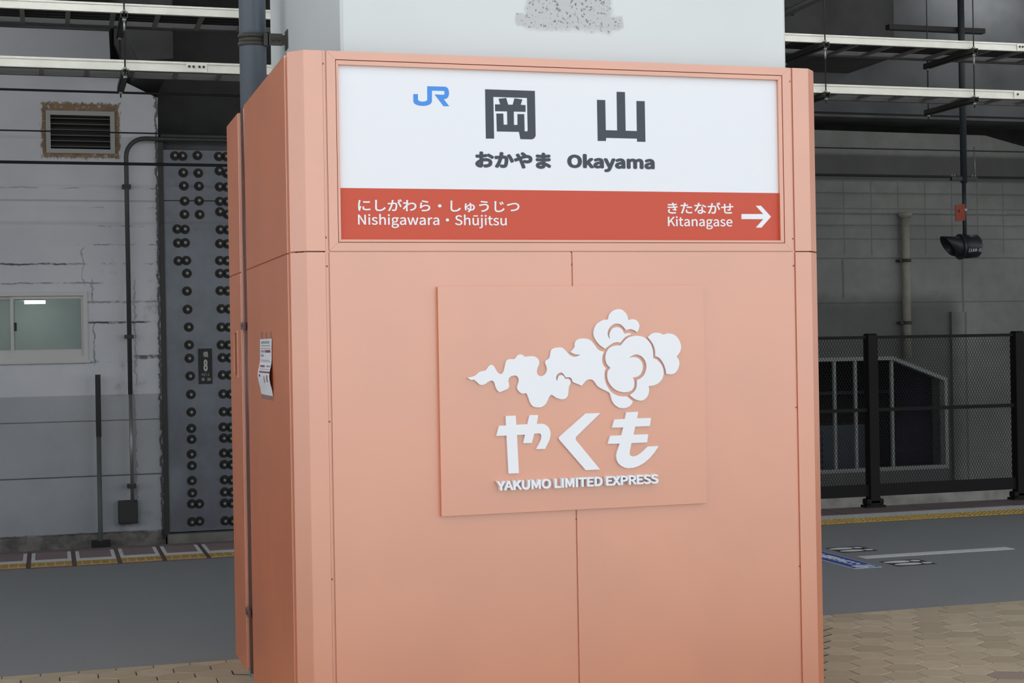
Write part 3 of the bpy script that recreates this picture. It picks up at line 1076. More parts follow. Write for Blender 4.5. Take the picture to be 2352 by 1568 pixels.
piece4 = [(1180, 467), (1220, 425), (1270, 402), (1320, 400), (1370, 412), (1402, 428), (1450, 412), (1500, 412), (1560, 430), (1610, 475), (1645, 540), (1658, 600), (1645, 670), (1592, 745), (1615, 775), (1632, 820), (1630, 870), (1610, 930), (1570, 980), (1520, 998), (1445, 993), (1438, 940), (1420, 880), (1385, 810), (1340, 760), (1285, 738), (1285, 670), (1265, 590), (1225, 520)]
M_letter_edge = material('letter_side_acrylic', srgb(226, 224, 228), 0.35)
for nm, pc, zm in (('cloud_tail', piece1, CA), ('cloud_crown', piece2, CB), ('cloud_bloom', piece3, CB), ('cloud_side', piece4, CB)):
    MB().prism(trace(pc, zm, YE - 0.010, True, corner=52, sub=4), 1, YE - 0.010, YE, mi=1, cap_mi=0).build(nm, [M_letter, M_letter_edge], EMB)
ZL = (1120, 930, 5.6)
ya = [(232, 140), (362, 135), (370, 253), (513, 245), (540, 130), (652, 128), (633, 240), (700, 240), (735, 247), (762, 265), (785, 288), (800, 315), (810, 345), (810, 375), (806, 412), (795, 450), (740, 563), (625, 566), (672, 480), (687, 445), (692, 410), (691, 390), (685, 375), (672, 366), (655, 363), (600, 368), (570, 487), (458, 490), (482, 380), (378, 385), (403, 875), (270, 880), (243, 392), (112, 397), (147, 267), (237, 262)]
ku = [(1262, 108), (1450, 103), (1145, 400), (1135, 415), (1132, 430), (1134, 444), (1140, 455), (1447, 828), (1262, 836), (922, 445), (917, 430), (920, 415), (932, 400)]
mo = [(1783, 92), (1938, 85), (1922, 170), (2103, 165), (2087, 268), (1897, 277), (1877, 380), (2067, 375), (2052, 480), (1850, 488), (1828, 600), (1827, 625), (1834, 645), (1850, 656), (1875, 660), (1905, 656), (1935, 643), (1965, 622), (2012, 580), (2058, 533), (2200, 527), (2150, 605), (2085, 682), (2020, 738), (1950, 780), (1880, 805), (1810, 812), (1760, 803), (1715, 780), (1680, 745), (1660, 700), (1655, 650), (1662, 610), (1700, 495), (1545, 498), (1577, 395), (1722, 388), (1745, 287), (1600, 290), (1632, 185), (1767, 178)]
for nm, pc in (('kana_ya', ya), ('kana_ku', ku), ('kana_mo', mo)):
    MB().prism(trace(pc, ZL, YE - 0.011), 1, YE - 0.011, YE, mi=1, cap_mi=0).build(nm, [M_letter, M_letter_edge], EMB)
yt = YE - 0.026
q1, q2, q3, q4 = YP(1141.4, 1104.5, yt), YP(1146, 1126.5, yt), YP(1512.9, 1110.4, yt), YP(1513.5, 1088.5, yt)
text_mesh('YAKUMO LIMITED EXPRESS', q1.x, q3.x, (q2.z + q3.z) / 2, (q1.z + q4.z) / 2, yt, 0.026, 'roman_lettering', M_letter, EMB, 0.013, 0.98)

# ------------------------------------------------------------------ drain pipe in the casing recess
PX, PY_, PR = 0.065, 1.575, 0.0645
M_pipe = material('grey_pvc', srgb(116, 127, 140), 0.07, ior=1.5)
M_pipe_b = material('brown_pvc', srgb(112, 78, 74), 0.22, ior=1.5)
M_clamp = material('clamp_steel', srgb(74, 74, 68), 0.6, metal=0.2)
dp = thing('drain_pipe', (PX, PY_, 0), 'grey plastic drain pipe beside the column with a brown lower section in the casing', 'pipe')
zc = on(553, 249, 0, 0.0).z
MB().tube([(PX, PY_, zc), (PX, PY_, 6.3)], PR, 40).build('grey_section', M_pipe, dp)
MB().tube([(PX, PY_, 0.0), (PX, PY_, zc)], PR, 40).build('brown_section', M_pipe_b, dp)
zk = on(590, 95, 1, PY_).z
cl = MB()
for dz in (-0.020, 0.0, 0.020):
    cl.tube([(PX, PY_, zk + dz - (0.009 if dz else 0.011)), (PX, PY_, zk + dz + (0.009 if dz else 0.011))], PR + (0.007 if dz else 0.003), 40)
clo = cl.build('pipe_clamp', M_clamp, dp)
arm = MB()
arm.box((PX + PR, PY_ - 0.070, zk - 0.030), (0.200, PY_ - 0.064, zk + 0.028))
arm.box((0.196, PY_ - 0.067, zk - 0.026), (cx0 + 0.001, PY_ - 0.062, zk + 0.022))
arm.box((cx0 - 0.005, PY_ - 0.10, zk - 0.045), (cx0 + 0.001, PY_ - 0.02, zk + 0.045))
arm.box((PX + PR - 0.02, PY_ - 0.070, zk - 0.030), (PX + PR + 0.005, PY_ + 0.02, zk + 0.028))
arm.build('clamp_arm', M_clamp, clo)
for k in (0, 1):
    xx = PX + PR + 0.024 + k * 0.026
    MB().tube([(xx, PY_ - 0.064, zk), (xx, PY_ - 0.078, zk)], 0.009, 6, smooth=False).build('clamp_bolt', M_dark_metal, clo)
# small pipe clips lower down
for (px, py) in ((559, 748), (571, 1408)):
    p = on(px, py, 0, -0.004)
    k = MB().bevbox((-0.008, 1.52, p.z - 0.018), (0.004, 1.655, p.z + 0.018), 0.002)
    k.tube([(-0.008, 1.59, p.z), (-0.011, 1.59, p.z)], 0.006, 8)
    k.build('pipe_clip', M_pipe_b, dp)
simple_box('pipe_foot', (0.002, 1.47, 0.0), (0.12, 1.69, 0.02), material('foot_mortar', srgb(140, 142, 140), 0.8), dp)

# ------------------------------------------------------------------ paper notice taped on the side panel
M_paper = material('paper', srgb(222, 224, 232), 0.8)
M_print_grey = material('print_grey', srgb(150, 152, 160), 0.8)
M_print_red = material('print_maroon', srgb(138, 84, 92), 0.8)
M_tape = material('clear_tape', srgb(168, 104, 84), 0.15)
pz1 = on(612, 778, 0, 0).z
pz0 = on(612, 906, 0, 0).z
pyA = on(600, 840, 0, 0).y     # far edge
pyB = on(627, 840, 0, 0).y     # near edge
note = thing('paper_notice', (-0.004, (pyA + pyB) / 2, pz0), 'white printed paper notice taped to the side of the copper casing', 'notice')
npts = 15
shape = []
for i in range(npts):
    t = i / (npts - 1)
    z = pz1 + (pz0 - pz1) * t
    bulge = -0.003 - 0.014 * math.sin(max(0, t - 0.35) / 0.65 * math.pi) ** 2
    sh = 0.012 * math.sin(t * 5.0) + (0.03 * max(0, t - 0.7))
    shape.append((z, bulge, sh))


def paper_pt(t, s, lift=0.0):
    """t down the sheet, s from far (0) to near (1) edge"""
    f = t * (npts - 1)
    i = min(int(f), npts - 2)
    u = f - i
    z = shape[i][0] * (1 - u) + shape[i + 1][0] * u
    x = shape[i][1] * (1 - u) + shape[i + 1][1] * u
    sh = shape[i][2] * (1 - u) + shape[i + 1][2] * u
    return (x - lift - 0.004 * math.sin(s * 3.1), pyA + (pyB - pyA) * s + sh, z)


def paper_patch(t0, t1, s0, s1, lift, nt=6, ns=4):
    vs, fs = [], []
    for a in range(nt + 1):
        for b_ in range(ns + 1):
            vs.append(paper_pt(t0 + (t1 - t0) * a / nt, s0 + (s1 - s0) * b_ / ns, lift))
    for a in range(nt):
        for b_ in range(ns):
            i = a * (ns + 1) + b_
            fs.append((i, i + 1, i + ns + 2, i + ns + 1))
    return MB().add(vs, fs, 0, True)


paper_patch(0, 1, 0, 1, 0.0, 20, 6).build('sheet', M_paper, note)
for t0, t1, s0, s1, mt in ((0.04, 0.085, 0.14, 0.92, 'g'), (0.115, 0.13, 0.14, 0.9, 'g'), (0.168, 0.175, 0.1, 0.95, 'r'), (0.20, 0.245, 0.12, 0.5, 'g'), (0.20, 0.245, 0.55, 0.92, 'r'),
                           (0.275, 0.32, 0.12, 0.45, 'g'), (0.375, 0.388, 0.12, 0.85, 'g'), (0.405, 0.412, 0.1, 0.95, 'r'), (0.47, 0.505, 0.15, 0.58, 'r'), (0.47, 0.50, 0.7, 0.95, 'g'),
                           (0.535, 0.545, 0.2, 0.95, 'g'), (0.575, 0.605, 0.15, 1.0, 'r'), (0.64, 0.68, 0.14, 0.3, 'r'), (0.64, 0.76, 0.80, 0.87, 'r'), (0.66, 0.78, 0.58, 0.66, 'g')):
    if mt == 'g' and t1 - t0 > 0.03 and s1 - s0 > 0.25:
        mb = MB()
        k = 0
        s = s0
        while s < s1 - 0.05:
            q = paper_patch(t0, t1, s, s + 0.07, 0.0006, 1, 1)
            mb.add(q.v, q.f)
            s += 0.105
    else:
        mb = paper_patch(t0, t1, s0, s1, 0.0006, 2, 3)
    mb.build('print_line', M_print_grey if mt == 'g' else M_print_red, note)
for s in (0.12, 0.5, 0.88):
    yy = pyA + (pyB - pyA) * s
    MB().box((-0.0012, yy - 0.02, pz1 - 0.015), (-0.0002, yy + 0.02, pz1 + 0.03)).build('tape', M_tape, note)
MB().box((-0.0012, pyB, pz0 - 0.02), (-0.0002, pyA, pz0 + 0.02)).build('tape', M_tape, note)

# ------------------------------------------------------------------ cable ladders over the platform
TY = 4.0


def ladder(top_l, top_r, hgt_px, width, label, xs_rungs, joints, first_x):
    a = YP(300, top_l, TY)
    zt = a.z
    hz = hgt_px * (a - CAM).dot(fwd) / FOC
    root = thing('cable_ladder', (3.5, TY, zt - hz), label, 'cable tray', 'cable ladders hung behind the column')
    x0, x1 = -9.0, 14.0
    for k in range(8):                         # front rail in lengths, with folded lips
        pass
    r = MB()
    r.box((x0, TY, zt - hz), (x1, TY + 0.004, zt))
    r.box((x0, TY - 0.006, zt - hz), (x1, TY + 0.02, zt - hz + hz * 0.24))
    r.box((x0, TY - 0.006, zt - hz * 0.2), (x1, TY + 0.02, zt))
    r.build('side_rail', M_cream, root)
    r = MB()
    r.box((x0, TY + width, zt - hz), (x1, TY + width + 0.004, zt))
    r.box((x0, TY + width - 0.02, zt - hz), (x1, TY + width + 0.006, zt - hz + hz * 0.24))
    r.build('side_rail', M_backrail, root)
    n = 0
    x = first_x
    while x < x1:
        if x > x0:
            MB().box((x - 0.014, TY + 0.002, zt - hz + 0.004), (x + 0.014, TY + width, zt - hz + 0.024)).build('rung', M_rung, root)
        x += xs_rungs
    for px, py, nb in joints:
        q = YP(px, py, TY)
        j = MB().box((q.x - 0.066, TY - 0.010, zt - hz + 0.002), (q.x + 0.066, TY - 0.006, zt - 0.002)).build('joint_plate', M_cream, root)
        for s in nb:
            MB().tube([(q.x + s, TY - 0.010, zt - hz * 0.45), (q.x + s, TY - 0.015, zt - hz * 0.45)], 0.0085, 6, smooth=False).build('joint_bolt', M_dark_metal, j)
    return root, zt, hz


rp = (YP(150, 20, TY).x - YP(43, 20, TY).x)
LU, zu, hu = ladder(9.0, 0, 21.5, 0.50, 'upper cream cable ladder hung above its twin behind the column', rp, [(2352, 105, (-0.045, -0.02, 0.02, 0.045))], YP(50, 30, TY).x)
LL, zl, hl = ladder(138.2, 0, 23.5, 0.30, 'lower cream cable ladder hung below its twin behind the column', rp, [(451, 155, (-0.045, -0.018, 0.018, 0.045)), (2345, 218, (-0.035, 0.035))], YP(95, 160, TY).x)
# cables lying in the ladders
for root, zt, hz, wd, n in ((LU, zu, hu, 0.50, 5), (LL, zl, hl, 0.30, 3)):
    for k in range(n):
        yy = TY + 0.06 + k * (wd - 0.1) / n
        MB().tube([(-9, yy, zt - hz + 0.045), (14, yy, zt - hz + 0.045)], 0.019, 8).build('cable_run', M_cable, root)


def hanger(px, label):
    xr = YP(px, 150, TY - 0.03).x
    root = thing('ladder_hanger', (xr, TY + 0.2, zl - hl - 0.06), label, 'hanger', 'threaded rod hangers of the cable ladders')
    for z in (zu - hu, zl - hl):
        s = MB()
        s.box((xr - 0.021, TY - 0.06, z - 0.042), (xr + 0.021, TY + 0.62, z - 0.038))
        s.box((xr - 0.021, TY - 0.06, z - 0.042), (xr - 0.018, TY + 0.62, z - 0.001))
        s.box((xr + 0.018, TY - 0.06, z - 0.042), (xr + 0.021, TY + 0.62, z - 0.001))
        s.build('strut_channel', M_dark_metal, root)
        for yy in (TY - 0.035, TY + 0.59):
            MB().tube([(xr, yy, z - 0.055), (xr, yy, z - 0.043)], 0.013, 6, smooth=False).build('nut', M_galv, root)
        MB().tube([(xr, TY - 0.035, z - 0.001), (xr, TY - 0.035, z + 0.015)], [0.016, 0.006], 6).build('nut', M_galv, root)
    for yy in (TY - 0.035, TY + 0.59):
        MB().tube([(xr, yy, zl - hl - 0.08), (xr, yy, 6.3)], 0.0048, 8).build('threaded_rod', M_dark_metal, root)
    MB().tube([(xr, TY - 0.035, zu - hu - 0.12), (xr, TY - 0.035, zu - hu - 0.055)], 0.0075, 8).build('coupler', M_galv, root)
    return root


hanger(287, 'threaded rod hanger with dark channels near the louvre vent')
hanger(1895, 'threaded rod hanger with dark channels beside the casing corner panel')
hanger(2236, 'threaded rod hanger with dark channels near the signal lamp pole')

# ------------------------------------------------------------------ overhead wires above the track
WIRE_Y = 8.9
for py, r, lab in ((209, 0.011, 'upper black overhead wire crossing above the louvre vent'), (302, 0.007, 'thin black overhead wire crossing the louvre vent'), (374, 0.014, 'thick black overhead wire crossing below the louvre vent')):
    p = YP(150, py, WIRE_Y)
    w = MB().tube([(-16, WIRE_Y, p.z), (20, WIRE_Y, p.z)], r, 8).build('overhead_wire', M_cable)
    tag(w, lab, 'wire', 'black wires strung over the track')

# conduits running towards the girder under the ceiling
ca = on(1838, 12, 1, 7.0)
cr = thing('ceiling_conduits', (ca.x, 7.0, ca.z), 'bundle of grey conduits running under the ceiling beside the concrete column', 'pipe')
for k in range(3):
    MB().tube([(ca.x + 0.07 * k, 4.9, ca.z + 0.02 * k), (ca.x + 0.07 * k, 10.6, ca.z + 0.02 * k)], 0.024, 10).build('conduit', M_galv, cr)
for yy in (5.5, 7.5, 9.5):
    MB().box((ca.x - 0.05, yy, ca.z + 0.024), (ca.x + 0.2, yy + 0.04, ca.z + 0.10)).build('conduit_bracket', M_dark_metal, cr)

# ------------------------------------------------------------------ bolted steel plate
SY = WY - 0.04
M_zinc = None


def setup_zinc(N, b):
    f = N.rng(N.noise(1.6, 5.0, 0.6), 0.3, 0.7)
    c = N.mix(f, srgb(112, 118, 126), srgb(140, 146, 154))
    g = N.rng(N.noise(7.0, 5.0, 0.7), 0.55, 0.75)
    c = N.mix(N.m('MULTIPLY', g, 0.35), c, srgb(92, 96, 100))
    N.put(b.inputs['Base Color'], c)
    N.put(b.inputs['Roughness'], N.rng(f, 0.0, 1.0, 0.5, 0.62))


M_zinc = material('painted_steel_plate', metal=0.35, rough=0.45, setup=setup_zinc)
M_bolt_dark = material('bolt_dark', srgb(50, 50, 48), 0.6, metal=0.3)
M_bolt_tip = material('bolt_tip', srgb(150, 152, 150), 0.45, metal=0.3)
sx0 = YP(382, 800, SY).x
sx1 = sx0 + 1.55
sz1 = YP(440, 345, SY).z
sz0 = YP(450, 1219, SY).z
pl_ = thing('steel_jacket_plate', ((sx0 + sx1) / 2, SY, sz0), 'tall grey steel jacket plate studded with dark bolts beside the painted wall', 'steel plate')
zs = YP(450, 461, SY).z
MB().box((sx0, SY, sz0), (sx1, SY + 0.09, zs - 0.004)).build('plate_sheet', M_zinc, pl_)
MB().box((sx0, SY, zs + 0.004), (sx1, SY + 0.09, sz1)).build('plate_sheet', M_zinc, pl_)
MB().box((sx0 - 0.052, SY - 0.02, sz0 - 0.05), (sx0, SY + 0.038, sz1 + 0.1)).build('edge_angle', M_dark_metal, pl_)
bolts = [(401.8, 357.9), (419.4, 358.6), (453.4, 357.1), (502.3, 359.3), (420.9, 396.7), (455.4, 397.5), (503.8, 392.3), (422.3, 426.8), (456.8, 427.5), (504.5, 429), (424.1, 461.7), (457.1, 461.3), (504.8, 462.5), (423.8, 492.1), (458.6, 492.5), (505.2, 486.2), (407.2, 525.8), (424.8, 526.6), (506, 527.3), (408.8, 558), (425.1, 557.5), (505, 559.4), (409.7, 599), (427.9, 598.2), (505, 598.2), (429.3, 627.6), (505, 627.6), (429.3, 668.3), (505.9, 667.5), (430.7, 710.4), (508.4, 709), (433.5, 751), (508.4, 751), (434.3, 791.8), (508.4, 791.8), (434.9, 822.6), (510.7, 821.2), (436.9, 863.3), (511.2, 860.7), (438.5, 905.4), (512.4, 904.4), (439.4, 946.2), (513.4, 945.2), (439.4, 983.5), (512.8, 980.3), (440, 1008.4), (514, 1005.8), (440, 1042.5), (514, 1040.3), (440.7, 1069), (515, 1066.4), (440.7, 1103.4), (515.6, 1101.5), (441.6, 1131.8), (516, 1129.5), (440.7, 1156.6), (457.6, 1156.6), (515.6, 1155), (441, 1198), (458.2, 1196.5), (517.2, 1195.5)]
bolts += [(x + 17, y_ + (6 if y_ in (392.3, 486.2) else 0.5)) for x, y_ in bolts if x > 495]
bm_ = MB()
bm_.tube([(0, 0, 0), (0, -0.008, 0)], [0.052, 0.050], 18, 0)
bm_.tube([(0, -0.008, 0), (0, -0.034, 0)], [0.036, 0.034], 6, 0, smooth=False)
bm_.tube([(0, -0.034, 0), (0, -0.056, 0)], [0.017, 0.015], 10, 1)
bolt0 = bm_.build('bolt', [M_bolt_dark, M_bolt_tip])
for i, (bx, by) in enumerate(bolts):
    p = YP(bx, by, SY)
    o = bolt0 if i == 0 else bolt0.copy()
    if i:
        COL.objects.link(o)
    o.location = (p.x, SY, p.z)
    o.parent = pl_
    o.matrix_parent_inverse = Matrix.Translation(-pl_.location)
# concrete plinth under the plate
pz = YP(450, 1222, SY).z
struct(simple_box('wall_plinth', (sx0 - 0.02, SY - 0.10, -1.2), (sx1 + 3.0, WY + 0.06, pz), material('plinth_concrete', srgb(134, 132, 128), 0.9, noise=(5.0, 0.2))))

# number plate on the steel
NY = SY - 0.012
a, c = YP(455.5, 800.5, NY), YP(488, 881, NY)
npl = thing('number_plate', ((a.x + c.x) / 2, NY, c.z), 'small black bridge number plate with white figure eight on the steel plate', 'sign')
MB().box((a.x, NY, c.z), (c.x, SY, a.z)).build('plate_sheet', M_black, npl)
M_np = material('plate_writing', srgb(190, 194, 186), 0.6)


def np_text(body, l, t, r, b_, w=0.0):
    p, q = YP(l, t, NY), YP(r, b_, NY)
    text_mesh(body, p.x, q.x, q.z, p.z, NY - 0.001, 0.002, 'plate_writing', M_np, npl, w)


np_text('橋', 466.0, 807.0, 478.2, 820.0, 0.004)
np_text('8', 467.0, 825.0, 477.4, 852.5, 0.02)
np_text('H17.1', 463.5, 857.0, 481.0, 862.8, 0.0)
np_text('橋', 462.5, 867.5, 470.0, 874.5, 0.0)
np_text('脚', 476.0, 867.5, 484.0, 874.5, 0.0)

# ------------------------------------------------------------------ louvre vent in the painted wall
M_louvre = material('louvre_aluminium', srgb(168, 170, 166), 0.5, metal=0.2)
lv = thing('louvre_vent', ((v0[0] + v1[0]) / 2, WY, v1[1]), 'aluminium louvre vent with brown primer smears round its frame', 'vent')
fw = 0.036
fr = MB()
X0, X1, Z0, Z1 = v0[0], v1[0], v1[1], v0[1]
fr.prism([(X0 - 0.01, Z0 - 0.01), (X1 + 0.01, Z0 - 0.01), (X1 + 0.01, Z1 + 0.01), (X0 - 0.01, Z1 + 0.01)], 1, WY - 0.03, WY + 0.12,
         holes=[[(X0 + fw, Z0 + fw), (X1 - fw, Z0 + fw), (X1 - fw, Z1 - fw), (X0 + fw, Z1 - fw)]])
fr.build('vent_frame', M_louvre, lv)
nsl = 6
M_slat = material('shaded_slat', srgb(96, 97, 94), 0.6)  # dark colour stands for the shade under the slats
for k in range(nsl):
    zc_ = Z0 + fw + (Z1 - Z0 - 2 * fw) * (k + 0.5) / nsl
    s = MB()
    s.prism([(WY - 0.012, zc_ - 0.008), (WY - 0.012, zc_ + 0.002), (WY + 0.11, zc_ + 0.022), (WY + 0.11, zc_ + 0.018)], 0, X0 + fw - 0.002, X1 - fw + 0.002)
    s.build('slat', M_slat, lv)
MB().box((X0, WY + 0.14, Z0), (X1, WY + 0.16, Z1)).build('vent_back', M_black, lv)

# ------------------------------------------------------------------ sliding window in the painted wall
M_sash = material('window_aluminium', srgb(204, 203, 201), 0.5, metal=0.1)
win = thing('window_1', ((wx0 + wx1) / 2, WY, wz0), kind='structure')
fr = MB()
ft = 0.035
fr.prism([(wx0 - 0.01, wz0 - 0.02), (wx1 + 0.01, wz0 - 0.02), (wx1 + 0.01, wz1 + 0.01), (wx0 - 0.01, wz1 + 0.01)], 1, WY - 0.02, WY + 0.12,
         holes=[[(wx0 + ft, wz0 + ft), (wx1 - ft, wz0 + ft), (wx1 - ft, wz1 - ft), (wx0 + ft, wz1 - ft)]])
fr.build('window_frame', M_sash, win)
MB().box((wx0, WY - 0.05, wz0 - 0.035), (wx1 + 0.03, WY + 0.02, wz0 - 0.012)).build('window_sill', M_sash, win)


def setup_pane(N, b):
    N.put(b.inputs['Base Color'], N.mix(N.rng(N.noise(1.2, 3.0), 0.3, 0.7), srgb(146, 164, 164), srgb(168, 176, 166)))
    tr = N.new('ShaderNodeBsdfTransparent')
    tr.inputs[0].default_value = (0.86, 0.94, 0.92, 1)
    mx = N.new('ShaderNodeMixShader')
    mx.inputs[0].default_value = 0.5
    N.nt.links.new(b.outputs[0], mx.inputs[1])
    N.nt.links.new(tr.outputs[0], mx.inputs[2])
    out = [n for n in N.nt.nodes if n.type == 'OUTPUT_MATERIAL'][0]
    N.nt.links.new(mx.outputs[0], out.inputs[0])


M_pane = material('office_glass', rough=0.12, ior=1.5, setup=setup_pane)
mull = WP(29, 750)[0]
for (sa, sb, yy) in ((mull - 0.022, wx1 - ft, WY + 0.02), (wx0 + ft, mull + 0.022, WY + 0.05)):
    bt = 0.075
    s = MB().prism([(sa, wz0 + ft), (sb, wz0 + ft), (sb, wz1 - ft), (sa, wz1 - ft)], 1, yy, yy + 0.028,
                   holes=[[(sa + 0.034, wz0 + ft + bt), (sb - 0.022, wz0 + ft + bt), (sb - 0.022, wz1 - ft - 0.03), (sa + 0.034, wz1 - ft - 0.03)]]).build('sash', M_sash, win)
    MB().box((sa + 0.03, yy + 0.010, wz0 + ft + bt - 0.004), (sb - 0.018, yy + 0.016, wz1 - ft - 0.026)).build('pane', M_pane, s)
    if sb > mull + 0.1:
        MB().bevbox((sa + 0.034, yy - 0.008, (wz0 + wz1) / 2 - 0.045), (sa + 0.062, yy + 0.004, (wz0 + wz1) / 2 + 0.045), 0.006).build('window_catch', M_black, s)
# lit office behind the window
M_office = material('office_wall', srgb(190, 198, 192), 0.9)
oy0, oy1 = WY + 0.36, WY + 2.5
struct(MB().box((wx0 - 1.0, oy1, wz0 - 0.6), (wx1 + 0.5, oy1 + 0.1, wz1 + 0.9)).build('wall_office_back', M_office))
struct(MB().box((wx1 + 0.4, oy0, wz0 - 0.6), (wx1 + 0.5, oy1, wz1 + 0.9)).build('wall_office_side', M_office))
struct(MB().box((wx0 - 1.0, oy0, wz1 + 0.55), (wx1 + 0.5, oy1, wz1 + 0.65)).build('ceiling_office', M_office))
struct(MB().box((wx0 - 1.0, oy0, wz0 - 0.6), (wx1 + 0.5, oy1, wz0 - 0.5)).build('floor_office', M_office))
M_tube = material('fluorescent_tube', (1, 1, 1, 1), 0.4, emit=(0.92, 1.0, 0.97, 1), estr=30.0)
la, lb = YP(56, 690, oy1 - 0.5), YP(104, 697, oy1 - 0.5)
lampo = thing('office_lamp', ((la.x + lb.x) / 2, oy1 - 0.5, lb.z), 'lit fluorescent lamp seen through the office window pane', 'lamp')
MB().box((la.x, oy1 - 0.5, lb.z), (lb.x, oy1 - 0.42, la.z)).build('tube', M_tube, lampo)
MB().box((la.x - 0.3, oy1 - 0.5, la.z), (lb.x, oy1 - 0.38, wz1 + 0.56)).build('lamp_body', M_office, lampo)

# ------------------------------------------------------------------ conduit, junction box and post on the painted wall
M_conduit = material('grey_conduit', srgb(74, 76, 76), 0.5, metal=0.2)
CY = WY - 0.125
pts = []
A = YP(620, 322, CY)
Bp = YP(330, 318, CY)
pts.append((A.x, CY, A.z))
zc0 = Bp.z
xv = YP(292, 500, CY).x
r0 = 0.20
pts.append((xv + r0, CY, zc0))
for k in range(1, 8):
    a_ = math.pi / 2 * k / 8
    pts.append((xv + r0 - r0 * math.sin(a_), CY, zc0 - r0 + r0 * math.cos(a_)))
zj = YP(300, 1152, CY).z
pts.append((xv, CY, zc0 - r0))
pts.append((xv + 0.004, CY, zj))
pts[0] = (A.x, CY, zc0)
cd = thing('conduit_pipe', (xv, CY, zj), 'dark conduit bending down the painted wall beside the louvre vent', 'pipe')
MB().tube(pts[:-1] + [(xv + 0.002, CY, YP(296, 905, CY).z)], 0.024, 12).build('dark_conduit', M_conduit, cd)
MB().tube([(xv + 0.002, CY, YP(296, 905, CY).z), (xv + 0.004, CY, zj)], 0.019, 12).build('bare_conduit', M_galv, cd)
for py in (428, 773, 1117):
    z = YP(294, py, CY).z
    MB().bevbox((xv - 0.045, CY - 0.026, z - 0.020), (xv + 0.045, WY - 0.001, z + 0.020), 0.004).build('conduit_clip', M_dark_metal, cd)
ja, jb = YP(272, 1152, CY - 0.04), YP(318, 1203, CY - 0.04)
jb_o = thing('junction_box', ((ja.x + jb.x) / 2, CY, jb.z), 'dark square junction box at the foot of the conduit', 'junction box')
MB().bevbox((ja.x, WY - 0.10, jb.z), (jb.x, WY, ja.z), 0.008).build('box_body', M_dark_metal, jb_o)
MB().bevbox((ja.x + 0.008, WY - 0.108, jb.z + 0.008), (jb.x - 0.008, WY - 0.099, ja.z - 0.008), 0.003).build('box_lid', M_dark_metal, jb_o)
POY = WY - 0.16
pt, pm, pbm = YP(225, 860, POY), YP(226, 1003, POY), YP(228, 1262, POY)
xp = (pt.x + pm.x) / 2
po = thing('marker_post', (xp, POY, -1.15), 'slim post with a black upper half standing in front of the painted wall', 'post')
MB().box((xp - 0.026, POY - 0.02, pm.z), (xp + 0.028, POY + 0.02, pt.z)).build('black_upper', M_black, po)
MB().tube([(xp, POY, -1.15), (xp, POY, pm.z)], 0.024, 12).build('grey_lower', material('post_grey_green', srgb(92, 98, 98), 0.55), po)
MB().box((xp - 0.09, POY - 0.05, -1.15), (xp + 0.10, POY + 0.1, YP(228, 1242, POY).z)).build('post_foot', M_black, po)

# ------------------------------------------------------------------ right hand opening: frame and mullions
M_opframe = material('opening_frame', srgb(150, 154, 154), 0.55)
w2 = thing('window_2', (xop_r, WY, zop_b), kind='structure')
inset = 0.045


def inset_poly(p, d):
    n = len(p)
    out = []
    for i in range(n):
        a, b_, c_ = Vector(p[i - 1]), Vector(p[i]), Vector(p[(i + 1) % n])
        e1 = (b_ - a).normalized()
        e2 = (c_ - b_).normalized()
        n1 = Vector((-e1.y, e1.x))
        n2 = Vector((-e2.y, e2.x))
        k = (n1 + n2) / (1 + n1.dot(n2))
        out.append(tuple(b_ + k * d))
    return out


hp = inset_poly(hole_r, inset)
MB().prism(hole_r, 1, WY - 0.015, WY + 0.10, holes=[hp]).build('opening_frame', M_opframe, w2)
for px in (1790, 1854, 1918, 1966, 2050):
    x = WP(px + 2, 950)[0]
    MB().box((x - 0.017, WY + 0.01, zop_b + 0.02), (x + 0.017, WY + 0.05, zop_t - 0.02)).build('mullion', M_opframe, w2)
# things standing inside the dark room
M_cab = material('blue_grey_cabinet', srgb(88, 98, 108), 0.7)
cabx0, cabx1 = YP(1885, 1000, WY + 1.5).x - 0.7, YP(1996, 1000, WY + 1.5).x
eq = thing('equipment_cabinet', ((cabx0 + cabx1) / 2, WY + 1.6, zop_b - 0.3), 'blue grey equipment cabinet standing behind the barred opening', 'cabinet')
zt_ = YP(1950, 975, WY + 1.5).z
MB().bevbox((cabx0, WY + 1.5, zop_b - 0.3), (cabx1, WY + 2.1, zt_), 0.01).build('cabinet_body', M_cab, eq)
MB().box((cabx0 + 0.05, WY + 1.485, zop_b - 0.15), ((cabx0 + cabx1) / 2 - 0.01, WY + 1.5, zt_ - 0.06)).build('cabinet_door', M_cab, eq)
MB().box(((cabx0 + cabx1) / 2 + 0.01, WY + 1.485, zop_b - 0.15), (cabx1 - 0.05, WY + 1.5, zt_ - 0.06)).build('cabinet_door', M_cab, eq)
struct(simple_box('trim_store_shelf', (xop_l, WY + 1.9, YP(1950, 905, WY + 1.9).z), (YP(2046, 905, WY + 1.9).x, WY + 2.3, YP(1950, 898, WY + 1.9).z), M_cab))

